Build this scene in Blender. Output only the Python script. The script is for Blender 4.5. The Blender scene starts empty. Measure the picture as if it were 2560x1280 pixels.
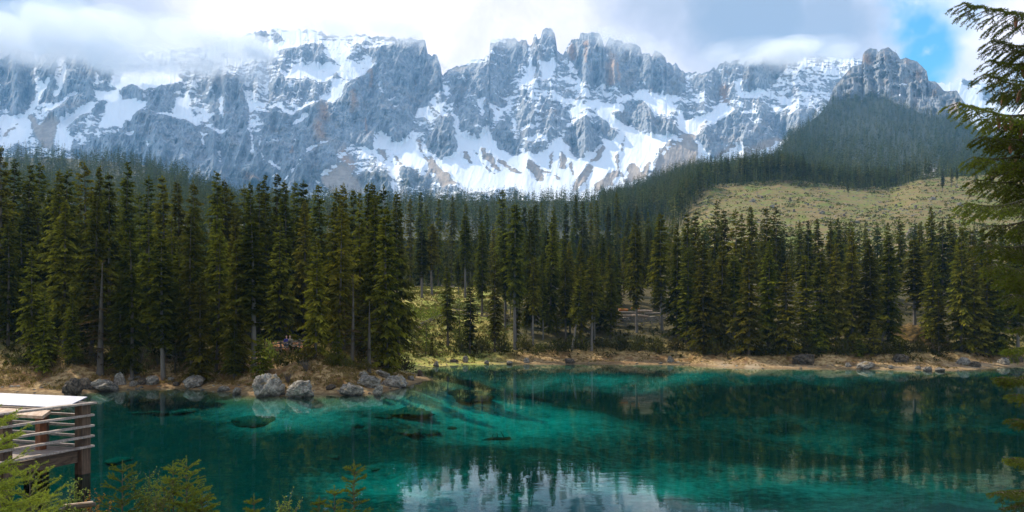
import bpy, bmesh, math, random
import numpy as np
from mathutils import Vector, Matrix, Euler

C = bpy.context.scene.collection
SC = bpy.context.scene
R = math.radians
rng = np.random.default_rng(7)
random.seed(7)

# ------------------------------------------------------------------ camera
F = 1700.0          # focal length in photo pixels (2560 wide)
HY = 815.0          # photo row of the horizon
CH = 6.1            # camera height above the lake
cam = bpy.data.cameras.new('camera'); camo = bpy.data.objects.new('camera', cam); C.objects.link(camo)
camo.location = (0, 0, CH); camo.rotation_euler = (R(90), 0, 0)
cam.sensor_width = 36; cam.lens = 36 * F / 2560; cam.shift_y = (HY - 640) / 2560
cam.clip_start = .1; cam.clip_end = 30000
SC.camera = camo

# ------------------------------------------------------------------ sun, world, exposure
SUN_AZ, SUN_EL = 54, 46      # degrees to the left of the view direction, above the horizon
sd = Vector((-math.sin(R(SUN_AZ)) * math.cos(R(SUN_EL)), math.cos(R(SUN_AZ)) * math.cos(R(SUN_EL)), math.sin(R(SUN_EL))))
sl = bpy.data.lights.new('sun', 'SUN'); so = bpy.data.objects.new('sun', sl); C.objects.link(so)
sl.energy = 5.0; sl.angle = R(.53); sl.color = (1, .90, .74)
so.rotation_euler = (-sd).to_track_quat('-Z', 'Y').to_euler(); so.location = (0, 0, 400)
SC.view_settings.view_transform = 'Standard'; SC.view_settings.look = 'None'
SC.view_settings.exposure = 0.32; SC.view_settings.gamma = 1; SC.view_settings.use_curve_mapping = False
SC.render.engine = 'CYCLES'
cy = SC.cycles
cy.use_denoising = True
cy.max_bounces = 8; cy.diffuse_bounces = 3; cy.glossy_bounces = 3; cy.transparent_max_bounces = 12; cy.volume_bounces = 7
cy.transmission_bounces = 4
cy.sample_clamp_indirect = 4


def dirpx(px, py):
    return Vector(((px - 1280) / F, 1, (HY - py) / F)).normalized()


class NT:
    def __init__(s, tree): s.t = tree; s.n = tree.nodes; s.l = tree.links
    def a(s, typ, ins=None, **kw):
        n = s.n.new(typ)
        for k, v in kw.items(): setattr(n, k, v)
        if ins:
            for k, v in ins.items():
                i = n.inputs[k]
                if hasattr(v, 'bl_rna') and hasattr(v, 'is_linked'): s.l.new(v, i)
                else: i.default_value = v
        return n
    def math(s, op, a, b=0., c=None, clamp=False):
        d = {0: a, 1: b}
        if c is not None: d[2] = c
        return s.a('ShaderNodeMath', d, operation=op, use_clamp=clamp).outputs[0]
    def mr(s, v, a, b, c=0., d=1., t='SMOOTHSTEP'):
        return s.a('ShaderNodeMapRange', {0: v, 1: a, 2: b, 3: c, 4: d}, interpolation_type=t).outputs[0]
    def mix(s, f, a, b, bt='MIX'):
        n = s.a('ShaderNodeMix', data_type='RGBA', blend_type=bt)
        for k, v in ((0, f), (6, a), (7, b)):
            if hasattr(v, 'is_linked'): s.l.new(v, n.inputs[k])
            else: n.inputs[k].default_value = v if k == 0 or len(v) == 4 else (*v, 1)
        return n.outputs[2]
    def noise(s, vec, scale, det=4., rough=.55, dist=0.):
        d = {'Scale': scale, 'Detail': det, 'Roughness': rough, 'Distortion': dist}
        if vec is not None: d['Vector'] = vec
        return s.a('ShaderNodeTexNoise', d).outputs[0]


def build_world():
    w = bpy.data.worlds.new('World'); SC.world = w; w.use_nodes = True
    t = NT(w.node_tree); t.n.clear()
    tc = t.a('ShaderNodeTexCoord').outputs['Generated']
    sky = t.a('ShaderNodeTexSky', sky_type='NISHITA', sun_disc=False)
    sky.sun_elevation = R(SUN_EL); sky.sun_rotation = R(-SUN_AZ); sky.altitude = 1500; sky.air_density = 1.0; sky.dust_density = .3; sky.ozone_density = 2.5
    skyc = t.mix(1., sky.outputs[0], (.085, .205, .20, 1), 'MULTIPLY')
    def blob(px, py, r0, r1):
        d = t.a('ShaderNodeVectorMath', {0: tc, 1: tuple(dirpx(px, py))}, operation='DISTANCE').outputs['Value']
        return t.mr(d, r0, r1, 1., 0.)
    warp = t.a('ShaderNodeTexNoise', {'Vector': tc, 'Scale': 5., 'Detail': 5., 'Roughness': .6})
    v = t.a('ShaderNodeVectorMath', {0: warp.outputs['Color'], 1: (.5, .5, .5)}, operation='SUBTRACT').outputs[0]
    v = t.a('ShaderNodeVectorMath', {0: v, 3: .16}, operation='SCALE').outputs[0]
    tw = t.a('ShaderNodeVectorMath', {0: tc, 1: v}, operation='ADD').outputs[0]
    def wblob(px, py, r0, r1):
        d = t.a('ShaderNodeVectorMath', {0: tw, 1: tuple(dirpx(px, py))}, operation='DISTANCE').outputs['Value']
        return t.mr(d, r0, r1, 1., 0.)
    n1 = t.noise(tw, 2.6, 6., .58)
    cover = t.mr(n1, .42, .57)
    # banks over the range (in view) close the cover, one gap stays open beside the rocky peak
    for b in ((350, 60, .25, .55), (1000, 40, .25, .6), (1600, 30, .25, .5), (2460, 200, .015, .085), (2520, 60, .02, .09)):
        cover = t.math('MAXIMUM', cover, wblob(*b))
    hole = t.math('MAXIMUM', wblob(2310, 120, .02, .055), t.math('MAXIMUM', wblob(2270, 55, .01, .045), wblob(2345, 180, .005, .04)))
    n3 = t.noise(tc, 16., 5., .6)
    wis = t.mr(n3, .56, .75, 0., .7)
    cover = t.math('MULTIPLY', cover, t.math('SUBTRACT', 1., t.math('MULTIPLY', hole, t.math('SUBTRACT', 1., wis))))
    n2 = t.noise(tw, 4.5, 5., .55)
    grey = t.mr(n2, .44, .68, 0., .6)
    for b in ((60, 30, .02, .17, 1.), (340, 80, .02, .12, .6), (1330, 40, .02, .18, .32), (1880, 40, .04, .17, 1.), (2060, 60, .03, .12, .95), (1700, 0, .03, .16, .8)):
        grey = t.math('MAXIMUM', grey, t.math('MULTIPLY', wblob(*b[:4]), b[4]))
    for b in ((760, 60, .05, .2), (1300, 120, .02, .07), (2330, 20, .02, .05)):
        grey = t.math('MULTIPLY', grey, t.math('SUBTRACT', 1., t.math('MULTIPLY', blob(*b), .8)))
    n4 = t.noise(tw, 9., 6., .6)
    white = t.mix(t.mr(n4, .3, .7), (1.08, .97, .985), (1.45, 1.30, 1.33))
    cc = t.mix(grey, white, (.34, .41, .52))
    fin = t.mix(cover, skyc, cc)
    bg = t.a('ShaderNodeBackground', {'Color': fin, 'Strength': 1.})
    t.l.new(bg.outputs[0], t.a('ShaderNodeOutputWorld').inputs['Surface'])
build_world()

# ------------------------------------------------------------------ numpy helpers
_P = rng.integers(0, 2**31, 65536)
def vnoise(x, y, seed=0):
    xi = np.floor(x).astype(np.int64); yi = np.floor(y).astype(np.int64)
    fx = x - xi; fy = y - yi
    fx = fx * fx * fx * (fx * (fx * 6 - 15) + 10); fy = fy * fy * fy * (fy * (fy * 6 - 15) + 10)
    def h(a, b): return (_P[(a * 73856093 ^ b * 19349663 ^ (seed * 83492791 + 12345)) & 65535] % 10007) / 10007.0
    return (h(xi, yi) * (1 - fx) + h(xi + 1, yi) * fx) * (1 - fy) + (h(xi, yi + 1) * (1 - fx) + h(xi + 1, yi + 1) * fx) * fy
def fbm(x, y, o=4, seed=0, g=.5):
    s = 0.; a = 1.; t = 0.
    for i in range(o):
        s = s + a * (vnoise(x * 2**i + 17.3 * i, y * 2**i + 9.1 * i, seed + i) * 2 - 1); t += a; a *= g
    return s / t
def ridged(x, y, o=4, seed=0, g=.5):
    s = 0.; a = 1.; t = 0.
    for i in range(o):
        s = s + a * (1 - np.abs(vnoise(x * 2**i + 7.3 * i, y * 2**i + 3.1 * i, seed + i) * 2 - 1) * 2); t += a; a *= g
    return s / t
def sstep(a, b, x):
    t = np.clip((x - a) / (b - a), 0, 1); return t * t * (3 - 2 * t)
def gauss(a, s):
    r = int(3 * s) + 1; k = np.exp(-.5 * (np.arange(-r, r + 1) / s)**2); k /= k.sum()
    p = np.pad(a, ((r, r), (0, 0)), 'edge'); a = sum(k[i] * p[i:i + a.shape[0]] for i in range(2 * r + 1))
    p = np.pad(a, ((0, 0), (r, r)), 'edge'); return sum(k[i] * p[:, i:i + a.shape[1]] for i in range(2 * r + 1))
def inpoly(px, py, poly):
    c = np.zeros(px.shape, bool); n = len(poly)
    for i in range(n):
        x1, y1 = poly[i]; x2, y2 = poly[(i + 1) % n]
        if y1 == y2: continue
        m = (y1 > py) != (y2 > py)
        c ^= m & (px < (x2 - x1) * (py - y1) / (y2 - y1) + x1)
    return c
def segdist(px, py, pts):
    d = np.full(px.shape, 1e9)
    for (x1, y1), (x2, y2) in zip(pts[:-1], pts[1:]):
        vx, vy = x2 - x1, y2 - y1
        t = np.clip(((px - x1) * vx + (py - y1) * vy) / (vx * vx + vy * vy + 1e-9), 0, 1)
        d = np.minimum(d, np.hypot(px - x1 - t * vx, py - y1 - t * vy))
    return d

def mesh_np(name, v, f, attrs=None, smooth=False):
    """v (n,3); f (m,3) or (m,4) index array"""
    me = bpy.data.meshes.new(name); v = np.asarray(v, np.float32); f = np.asarray(f, np.int32); k = f.shape[1]
    me.vertices.add(len(v)); me.vertices.foreach_set('co', v.ravel())
    me.loops.add(f.size); me.loops.foreach_set('vertex_index', f.ravel())
    me.polygons.add(len(f)); me.polygons.foreach_set('loop_start', np.arange(0, f.size, k, dtype=np.int32))
    me.polygons.foreach_set('use_smooth', np.full(len(f), smooth))
    for a, d in (attrs or {}).items():
        at = me.attributes.new(a, 'FLOAT', 'POINT'); at.data.foreach_set('value', np.asarray(d, np.float32).ravel())
    me.update(calc_edges=True); me.validate()
    return me
def grid_faces(nr, nc):
    i = np.arange(nr * nc).reshape(nr, nc)
    return np.stack([i[:-1, :-1], i[:-1, 1:], i[1:, 1:], i[1:, :-1]], -1).reshape(-1, 4)
def link(name, me, mat=None, parent=None, loc=None):
    o = bpy.data.objects.new(name, me); C.objects.link(o)
    if mat and me and not me.materials: me.materials.append(mat)
    if parent: o.parent = parent
    if loc is not None: o.location = loc
    return o
def tag(o, label=None, cat=None, group=None, kind=None):
    if label: o['label'] = label
    if cat: o['category'] = cat
    if group: o['group'] = group
    if kind: o['kind'] = kind
    return o
def empty(name, loc, label, cat, group=None, rz=0.):
    o = bpy.data.objects.new(name, None); C.objects.link(o); o.location = loc; o.rotation_euler = (0, 0, rz); o.empty_display_size = .2
    return tag(o, label, cat, group)

class MB:
    """collects boxes, bars and tubes into one mesh"""
    def __init__(s): s.v = []; s.f = []
    def add(s, v, f):
        b = len(s.v); s.v += [tuple(p) for p in v]; s.f += [tuple(i + b for i in q) for q in f]
    def bar(s, a, b, w, h, up=(0, 0, 1)):
        a = Vector(a); b = Vector(b); d = (b - a).normalized(); u = Vector(up)
        if abs(d.dot(u)) > .95: u = Vector((0, 1, 0))
        sx = d.cross(u).normalized() * w / 2; sz = sx.cross(d).normalized() * h / 2
        v = [p + i * sx + j * sz for p in (a, b) for i, j in ((-1, -1), (1, -1), (1, 1), (-1, 1))]
        s.add(v, [(0, 3, 2, 1), (4, 5, 6, 7), (0, 1, 5, 4), (1, 2, 6, 5), (2, 3, 7, 6), (3, 0, 4, 7)])
    def tube(s, pts, rad, n=6, cap=True):
        pts = [Vector(p) for p in pts]; rings = []
        for i, p in enumerate(pts):
            d = (pts[min(i + 1, len(pts) - 1)] - pts[max(i - 1, 0)]).normalized()
            u = Vector((0, 0, 1)) if abs(d.z) < .9 else Vector((1, 0, 0))
            x = d.cross(u).normalized(); y = d.cross(x).normalized(); r = rad[i] if hasattr(rad, '__len__') else rad
            rings.append([p + r * (math.cos(k * 2 * math.pi / n) * x + math.sin(k * 2 * math.pi / n) * y) for k in range(n)])
        v = [q for r_ in rings for q in r_]; f = []
        for i in range(len(pts) - 1):
            for k in range(n): f.append((i * n + k, i * n + (k + 1) % n, (i + 1) * n + (k + 1) % n, (i + 1) * n + k))
        if cap: f += [tuple(range(n))[::-1], tuple((len(pts) - 1) * n + k for k in range(n))]
        s.add(v, f)
    def build(s, name, mat, parent=None, smooth=False, bevel=0.):
        me = bpy.data.meshes.new(name); me.from_pydata(s.v, [], s.f); me.update()
        if bevel:
            bm = bmesh.new(); bm.from_mesh(me); bmesh.ops.bevel(bm, geom=bm.edges[:], offset=bevel, segments=1, affect='EDGES'); bm.to_mesh(me); bm.free()
        if smooth: me.polygons.foreach_set('use_smooth', [True] * len(me.polygons))
        return link(name, me, mat, parent)

# ------------------------------------------------------------------ materials
def mat(name):
    m = bpy.data.materials.new(name); m.use_nodes = True; t = NT(m.node_tree); t.n.clear()
    t.out = t.a('ShaderNodeOutputMaterial'); return m, t
def attr(t, n): return t.a('ShaderNodeAttribute', attribute_name=n).outputs['Fac']
def geo(t): return t.a('ShaderNodeNewGeometry').outputs['Position']
def objc(t): return t.a('ShaderNodeTexCoord').outputs['Object']
def orand(t): return t.a('ShaderNodeObjectInfo').outputs['Random']
def princ(t, col, rough=.8, bump=None, bs=.4, bd=.1, spec=.3):
    p = t.a('ShaderNodeBsdfPrincipled', {'Roughness': rough, 'Specular IOR Level': spec})
    if hasattr(col, 'is_linked'): t.l.new(col, p.inputs['Base Color'])
    else: p.inputs['Base Color'].default_value = (*col, 1)
    if bump is not None:
        b = t.a('ShaderNodeBump', {'Height': bump, 'Strength': bs, 'Distance': bd}); t.l.new(b.outputs[0], p.inputs['Normal'])
    t.l.new(p.outputs[0], t.out.inputs['Surface']); return p

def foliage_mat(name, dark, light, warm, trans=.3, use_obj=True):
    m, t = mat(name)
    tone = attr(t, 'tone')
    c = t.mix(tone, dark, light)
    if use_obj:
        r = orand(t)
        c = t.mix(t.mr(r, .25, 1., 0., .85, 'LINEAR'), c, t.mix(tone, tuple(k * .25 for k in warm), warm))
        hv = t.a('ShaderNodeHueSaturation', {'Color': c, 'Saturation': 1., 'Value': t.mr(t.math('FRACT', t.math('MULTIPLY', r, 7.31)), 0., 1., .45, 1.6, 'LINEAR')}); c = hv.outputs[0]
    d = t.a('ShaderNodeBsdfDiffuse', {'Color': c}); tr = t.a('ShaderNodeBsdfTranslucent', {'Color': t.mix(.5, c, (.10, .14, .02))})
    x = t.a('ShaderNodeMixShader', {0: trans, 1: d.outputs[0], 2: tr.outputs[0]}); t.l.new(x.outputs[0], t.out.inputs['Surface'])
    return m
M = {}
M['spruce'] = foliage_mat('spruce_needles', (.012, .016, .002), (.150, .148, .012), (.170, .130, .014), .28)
M['far_spruce'] = foliage_mat('far_spruce_needles', (.014, .026, .008), (.095, .110, .022), (.170, .140, .045), .24)
M['dry'] = foliage_mat('dry_needles', (.035, .022, .010), (.10, .06, .025), (.09, .05, .02), .2)
M['fresh'] = foliage_mat('fresh_needles', (.10, .14, .014), (.27, .30, .04), (.22, .26, .032), .48)
M['leaf'] = foliage_mat('pale_leaves', (.10, .15, .03), (.25, .30, .07), (.2, .24, .06), .5)
M['bankleaf'] = foliage_mat('bank_leaves', (.05, .055, .015), (.13, .13, .045), (.12, .10, .04), .35)
M['autumn'] = foliage_mat('orange_leaves', (.20, .08, .01), (.38, .17, .03), (.35, .14, .02), .4)
M['grass'] = foliage_mat('dry_grass', (.12, .075, .022), (.34, .235, .085), (.3, .2, .07), .35, False)
M['scrub'] = foliage_mat('scrub', (.07, .05, .022), (.14, .15, .03), (.2, .14, .06), .2, False)
M['heath'] = foliage_mat('heath_leaves', (.022, .026, .006), (.095, .085, .018), (.10, .06, .014), .3)

m, t = mat('bark'); p = objc(t)
n = t.noise(t.a('ShaderNodeMapping', {'Vector': p, 'Scale': (9, 9, 1.6)}).outputs[0], 1., 5., .65)
princ(t, t.mix(n, (.045, .035, .026), (.13, .105, .085)), .95, n, .6, .03); M['bark'] = m
m, t = mat('pale_bark'); p = objc(t)
n = t.noise(t.a('ShaderNodeMapping', {'Vector': p, 'Scale': (9, 9, 1.6)}).outputs[0], 1., 5., .65)
princ(t, t.mix(n, (.07, .06, .05), (.20, .175, .15)), .95, n, .5, .03); M['pale_bark'] = m

def wood(name, a, b, sc=(14, 14, 1.2)):
    m, t = mat(name); p = objc(t); r = orand(t)
    q = t.a('ShaderNodeVectorMath', {0: p, 1: t.a('ShaderNodeCombineXYZ', {0: t.math('MULTIPLY', r, 37.), 1: t.math('MULTIPLY', r, 11.), 2: 0.}).outputs[0]}, operation='ADD').outputs[0]
    n = t.noise(t.a('ShaderNodeMapping', {'Vector': q, 'Scale': sc}).outputs[0], 1., 6., .65)
    n2 = t.noise(q, 2.2, 4.)
    c = t.mix(t.mr(n, .3, .7), a, b); c = t.mix(t.mr(n2, .5, .75, 0., .6), c, tuple(k * .5 for k in a))
    princ(t, c, .75, n, .4, .01); M[name] = m
wood('dark_wood', (.045, .026, .015), (.15, .09, .055), (14, 14, 1.2))
wood('grey_wood', (.20, .155, .125), (.44, .35, .29), (2., 14, 14))
wood('dark_beam', (.045, .026, .015), (.15, .09, .055), (9, .9, 14))
wood('red_wood', (.12, .04, .016), (.27, .10, .04), (14, 14, 2))
wood('fence_wood', (.13, .10, .075), (.30, .25, .19), (6, 6, 6))
wood('cut_wood', (.32, .20, .12), (.58, .43, .32), (5, 5, 5))
wood('orange_wood', (.42, .13, .025), (.62, .24, .06), (5, 5, 5))

m, t = mat('rock'); p = objc(t); r = orand(t)
q = t.a('ShaderNodeVectorMath', {0: p, 1: t.a('ShaderNodeCombineXYZ', {0: t.math('MULTIPLY', r, 50.), 1: 0., 2: 0.}).outputs[0]}, operation='ADD').outputs[0]
n = t.noise(q, 2.2, 8., .68, .4); n2 = t.noise(q, 7., 5., .6)
vo = t.a('ShaderNodeTexVoronoi', {'Vector': q, 'Scale': 3.2}, feature='DISTANCE_TO_EDGE').outputs['Distance']
c = t.mix(t.mr(n, .3, .68), (.055, .048, .040), (.36, .32, .26)); c = t.mix(t.mr(n2, .52, .68, 0., .75), c, (.085, .075, .062))
c = t.mix(t.mr(vo, .0, .05, .75, 0.), c, (.05, .045, .04))
nz = t.a('ShaderNodeSeparateXYZ', {0: t.a('ShaderNodeNewGeometry').outputs['Normal']}).outputs[2]
moss = t.math('MULTIPLY', t.mr(nz, .45, .9), t.mr(t.noise(q, 1.6, 4.), .5, .62))
c = t.mix(t.math('MULTIPLY', moss, .8), c, (.15, .10, .028))
zw = t.a('ShaderNodeSeparateXYZ', {0: geo(t)}).outputs[2]; c = t.mix(t.mr(t.math('ADD', zw, t.math('MULTIPLY', n2, .25)), .18, .42, .72, 0.), c, (.045, .040, .032)); princ(t, c, .92, t.math('ADD', n, t.math('MULTIPLY', vo, .6)), .9, .18); M['rock'] = m
m, t = mat('sunk_rock'); n = t.noise(objc(t), 2., 6.); princ(t, t.mix(n, (.02, .03, .022), (.085, .095, .07)), .9); M['sunk_rock'] = m

# ------------------------------------------------------------------ plan of the lake and the ground
def W(px, D): return ((px - 1280) / F * D, D)
def shore(px, py): return W(px, F * CH / (py - HY))
LAKE = [shore(*p) for p in ((-420, 985), (-150, 980), (0, 983), (80, 985), (165, 988), (240, 979), (300, 974), (400, 971), (460, 971), (520, 975), (590, 981), (640, 990),
        (730, 991), (800, 985), (870, 987), (930, 985), (990, 975), (1030, 963), (1065, 952), (1077, 949), (1055, 938), (1010, 928), (1025, 922),
        (1067, 918), (1110, 914), (1160, 912), (1230, 911), (1300, 910), (1400, 911), (1500, 910), (1600, 911), (1700, 912), (1760, 916), (1830, 921), (1900, 922),
        (2000, 922), (2080, 923), (2150, 923), (2230, 925), (2300, 926), (2380, 927), (2440, 925), (2490, 918), (2560, 916), (2660, 925), (2800, 935))]
LAKE += [(72, 60), (60, 34), (36, 20), (14, 17.3), (4, 17.0), (-4, 16.6), (-9, 17.0), (-16, 19), (-24, 22), (-40, 30)]
LP_ = np.array(LAKE + LAKE[:1])
def shore_s(x, y):
    """signed distance to the waterline, positive on land"""
    x = np.asarray(x, float); y = np.asarray(y, float)
    d = segdist(x, y, [tuple(p) for p in LP_]); ins = inpoly(x, y, LAKE)
    return np.where(ins, -d, d)
PN = ((0, 0), (2, .5), (4.5, 1.7), (8, 3.0), (12, 4.1), (16, 4.5), (40, 4.7), (600, 8))
PL = ((0, 0), (2, .45), (4, 1.3), (6, 2.2), (9, 3.3), (13, 3.9), (19, 4.1), (40, 5.5), (100, 12), (200, 25), (400, 70), (560, 110), (700, 130))
PF = ((0, 0), (3, .3), (5.5, .8), (7, 1.6), (12, 2.8), (25, 6.5), (50, 13), (100, 22), (200, 45), (300, 72), (400, 102), (470, 126), (500, 130), (540, 126), (700, 120))
PC = ((0, 0), (3, .3), (6, 1.0), (12, 2.6), (25, 6.5), (50, 13.5), (70, 15.5), (100, 17), (200, 23), (300, 31), (400, 44), (560, 76), (700, 100))
def prof(p, s): return np.interp(s, [a for a, _ in p], [b for _, b in p])
def ground_z(x, y, rough=True):
    x = np.asarray(x, float); y = np.asarray(y, float)
    s = shore_s(x, y)
    # ragged waterline
    rag = fbm(x / 6., y / 6., 4, 31) * 1.6 + fbm(x / 1.6, y / 1.6, 3, 35) * .5
    sr = s + rag * np.clip(.4 + np.abs(s) / 8, 0, 1) * np.clip(1.2 - np.abs(s) / 40, 0.25, 1)
    sl_ = np.maximum(sr, 0)
    px = 1280 + F * x / np.maximum(y, 1.)
    wd_ = sstep(130, 190, y); se = np.where(sl_ > 0, sl_ * (1 - wd_) + np.maximum(y - 104, 0) * wd_, 0)
    far = prof(PF, se); cen = prof(PC, se)
    wr = sstep(1480, 1800, px); f = cen * (1 - wr) + far * wr
    wl = 1 - sstep(960, 1010, px) * sstep(70, 84, y)
    wl = np.where(px < 985, np.maximum(wl, 1 - sstep(84, 130, y) * sstep(700, 985, px)), wl)
    z = prof(PL, sl_) * wl + f * (1 - wl)
    wn = 1 - sstep(24, 36, y)
    z = prof(PN, sl_) * wn + z * (1 - wn)
    dep = -sr
    zb = -np.interp(dep, [0, 2, 6, 14, 25, 60], [0, .5, 1.5, 2.8, 3.8, 5.4])
    zb += np.where(dep > 2, (fbm(x / 9, y / 9, 4, 51) * .8) * np.clip((dep - 2) / 6, 0, 1), 0)
    z = np.where(sr > 0, z, np.minimum(zb, -.02))
    hill = sstep(1640, 1720, px) * sstep(230, 300, y) * sstep(690, 640, y)
    z = z + hill * (np.interp(px, [1800, 1950, 2060, 2150, 2230, 2300, 2450, 3300], [0, 3, 1, -3, -4, 4, 7, 4]) * sstep(350, 560, y) + fbm(x / 13, y / 13, 4, 77) * 1.7)
    if rough:
        a = np.clip(s / 4, 0, 1)
        z = z + a * (fbm(x / 7, y / 7, 4, 41) * .45 * (1 - wn * .6) + fbm(x / 40, y / 40, 3, 44) * np.clip(s / 40, 0, 1) * 2.0 + fbm(x / 1.3, y / 1.3, 2, 47) * .12)
    return z
def gz(x, y): return float(ground_z(np.array([x]), np.array([y]))[0])
def baseD(px, py, d0=50., d1=420.):
    """distance at which the ground shows at photo row py in column px"""
    D = np.arange(d0, d1, .25); x = (px - 1280) / F * D
    z = ground_z(x, D); need = CH - (py - HY) / F * D; s = shore_s(x, D)
    ok = np.where((z >= need) & (s > .3))[0]
    return float(D[ok[0]]) if len(ok) else d1
def baseDs(px, py): return baseD(px, py)

def clearing(px, D):
    up = np.interp(px, [1640, 1700, 1760, 1850, 3200], [300, 420, 520, 640, 640])
    return (px > 1650) & (D > 235 + 18 * np.sin(px / 61.)) & (D < up)

def build_ground():
    pxs = np.concatenate([np.linspace(-900, -60, 50)[:-1], np.linspace(-60, 2620, 360)[:-1], np.linspace(2620, 3500, 50)])
    Ds = np.concatenate([np.linspace(1.2, 16, 40)[:-1], np.linspace(16, 52, 75)[:-1], np.linspace(52, 80, 120)[:-1], np.linspace(80, 135, 190)[:-1], np.linspace(135, 220, 60)[:-1], np.linspace(220, 700, 110)])
    P, D = np.meshgrid(pxs, Ds); X = (P - 1280) / F * D; Y = D.copy()
    Z = ground_z(X, Y)
    S = shore_s(X, Y)
    cl = clearing(P, D).astype(float)
    v = np.stack([X, Y, Z], -1).reshape(-1, 3)
    # a closing fan under and behind the camera
    gl = sstep(975, 995, P) * sstep(1330, 1180, P) * sstep(84, 100, D) * sstep(230, 190, D)
    bc = sstep(985, 1010, P) * sstep(84, 92, D) * (.1 + .6 * sstep(1740, 1800, P) * sstep(2060, 1960, P) + .3 * sstep(2100, 2200, P)) * (.4 + .6 * sstep(-.2, .3, fbm(P / 60, P * 0, 3, 8)))
    marl = np.zeros_like(P)
    for mx_, my_, rx_, ry_, am in ((-4, 64, 15, 11, .95), (-17, 55, 8, 5, .62), (-9, 76, 11, 9, .32), (15, 99, 20, 6, .75), (38, 94, 22, 6, .36), (24, 66, 18, 14, .24), (13, 42, 15, 9, .42), (-5, 40, 9, 7, .42), (-20, 40, 9, 7, .10), (42, 72, 14, 10, .2)): marl = np.maximum(marl, am * np.exp(-(((X - mx_) / rx_)**2 + ((Y - my_) / ry_)**2)))
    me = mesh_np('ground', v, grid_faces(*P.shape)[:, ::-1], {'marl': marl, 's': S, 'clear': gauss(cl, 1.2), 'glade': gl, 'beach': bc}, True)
    m, t = mat('ground'); p = geo(t)
    s = attr(t, 's'); cl_ = attr(t, 'clear')
    z = t.a('ShaderNodeSeparateXYZ', {0: p}).outputs[2]
    n1 = t.noise(p, .35, 6., .6); n2 = t.noise(p, 2.2, 5., .65); n3 = t.noise(p, .09, 3.)
    dry = t.mix(t.mr(n2, .35, .65), (.16, .085, .028), (.42, .29, .13))
    dry = t.mix(t.mr(n1, .45, .65, 0., .8), dry, (.13, .055, .014))
    pale = t.mix(n2, (.36, .28, .17), (.58, .48, .34))
    wet = t.mix(n2, (.07, .045, .02), (.20, .13, .055)); beach = t.mix(t.math('MULTIPLY', t.math('MULTIPLY', t.mr(z, .05, 1.0, 1., 0.), t.mr(n1, .35, .55)), attr(t, 'beach')), dry, pale); beach = t.mix(t.math('MULTIPLY', t.mr(z, .0, .25, 1., 0.), t.math('SUBTRACT', .8, t.math('MULTIPLY', attr(t, 'beach'), .5))), beach, wet)
    grass = t.mix(t.mr(n2, .35, .65), (.12, .10, .022), (.33, .25, .07))
    grass = t.mix(t.mr(n3, .45, .6), grass, (.16, .15, .028))
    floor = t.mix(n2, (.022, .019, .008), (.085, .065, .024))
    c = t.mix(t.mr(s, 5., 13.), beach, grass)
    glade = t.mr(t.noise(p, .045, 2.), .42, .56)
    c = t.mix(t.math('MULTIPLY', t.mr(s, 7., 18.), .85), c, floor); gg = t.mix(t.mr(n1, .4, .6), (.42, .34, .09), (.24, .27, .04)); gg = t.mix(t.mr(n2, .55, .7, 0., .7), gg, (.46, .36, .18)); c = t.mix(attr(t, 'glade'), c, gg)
    n4 = t.noise(p, .12, 5., .6); n5 = t.noise(p, .5, 4.)
    cg = t.mix(t.mr(n4, .42, .6), (.175, .125, .045), (.135, .145, .028)); cg = t.mix(t.mr(n5, .55, .7, 0., .7), cg, (.30, .22, .13)); cg = t.mix(t.mr(n4, .56, .7), cg, (.12, .15, .022))
    c = t.mix(cl_, c, cg)
    ml = attr(t, 'marl'); nb = t.noise(p, .13, 7., .6); nf = t.noise(p, 1.6, 6., .75)
    bf = t.math('ADD', ml, t.math('MULTIPLY', t.math('ADD', .35, ml), t.math('ADD', t.math('MULTIPLY', t.math('SUBTRACT', nb, .5), 1.7), t.math('MULTIPLY', t.math('SUBTRACT', nf, .5), 1.5))))
    bed = t.mix(t.mr(bf, .14, 1.25, 0., 1., 'LINEAR'), (.013, .024, .021), (.60, .61, .54))
    shal = t.mix(n2, (.14, .09, .035), (.34, .25, .12))
    bed = t.mix(t.mr(z, -.9, -.15), bed, shal)
    c = t.mix(t.mr(z, -.08, .0), bed, c)
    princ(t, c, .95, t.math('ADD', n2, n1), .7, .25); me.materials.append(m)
    o = link('ground', me); o['kind'] = 'structure'
    return o
build_ground()

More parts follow.
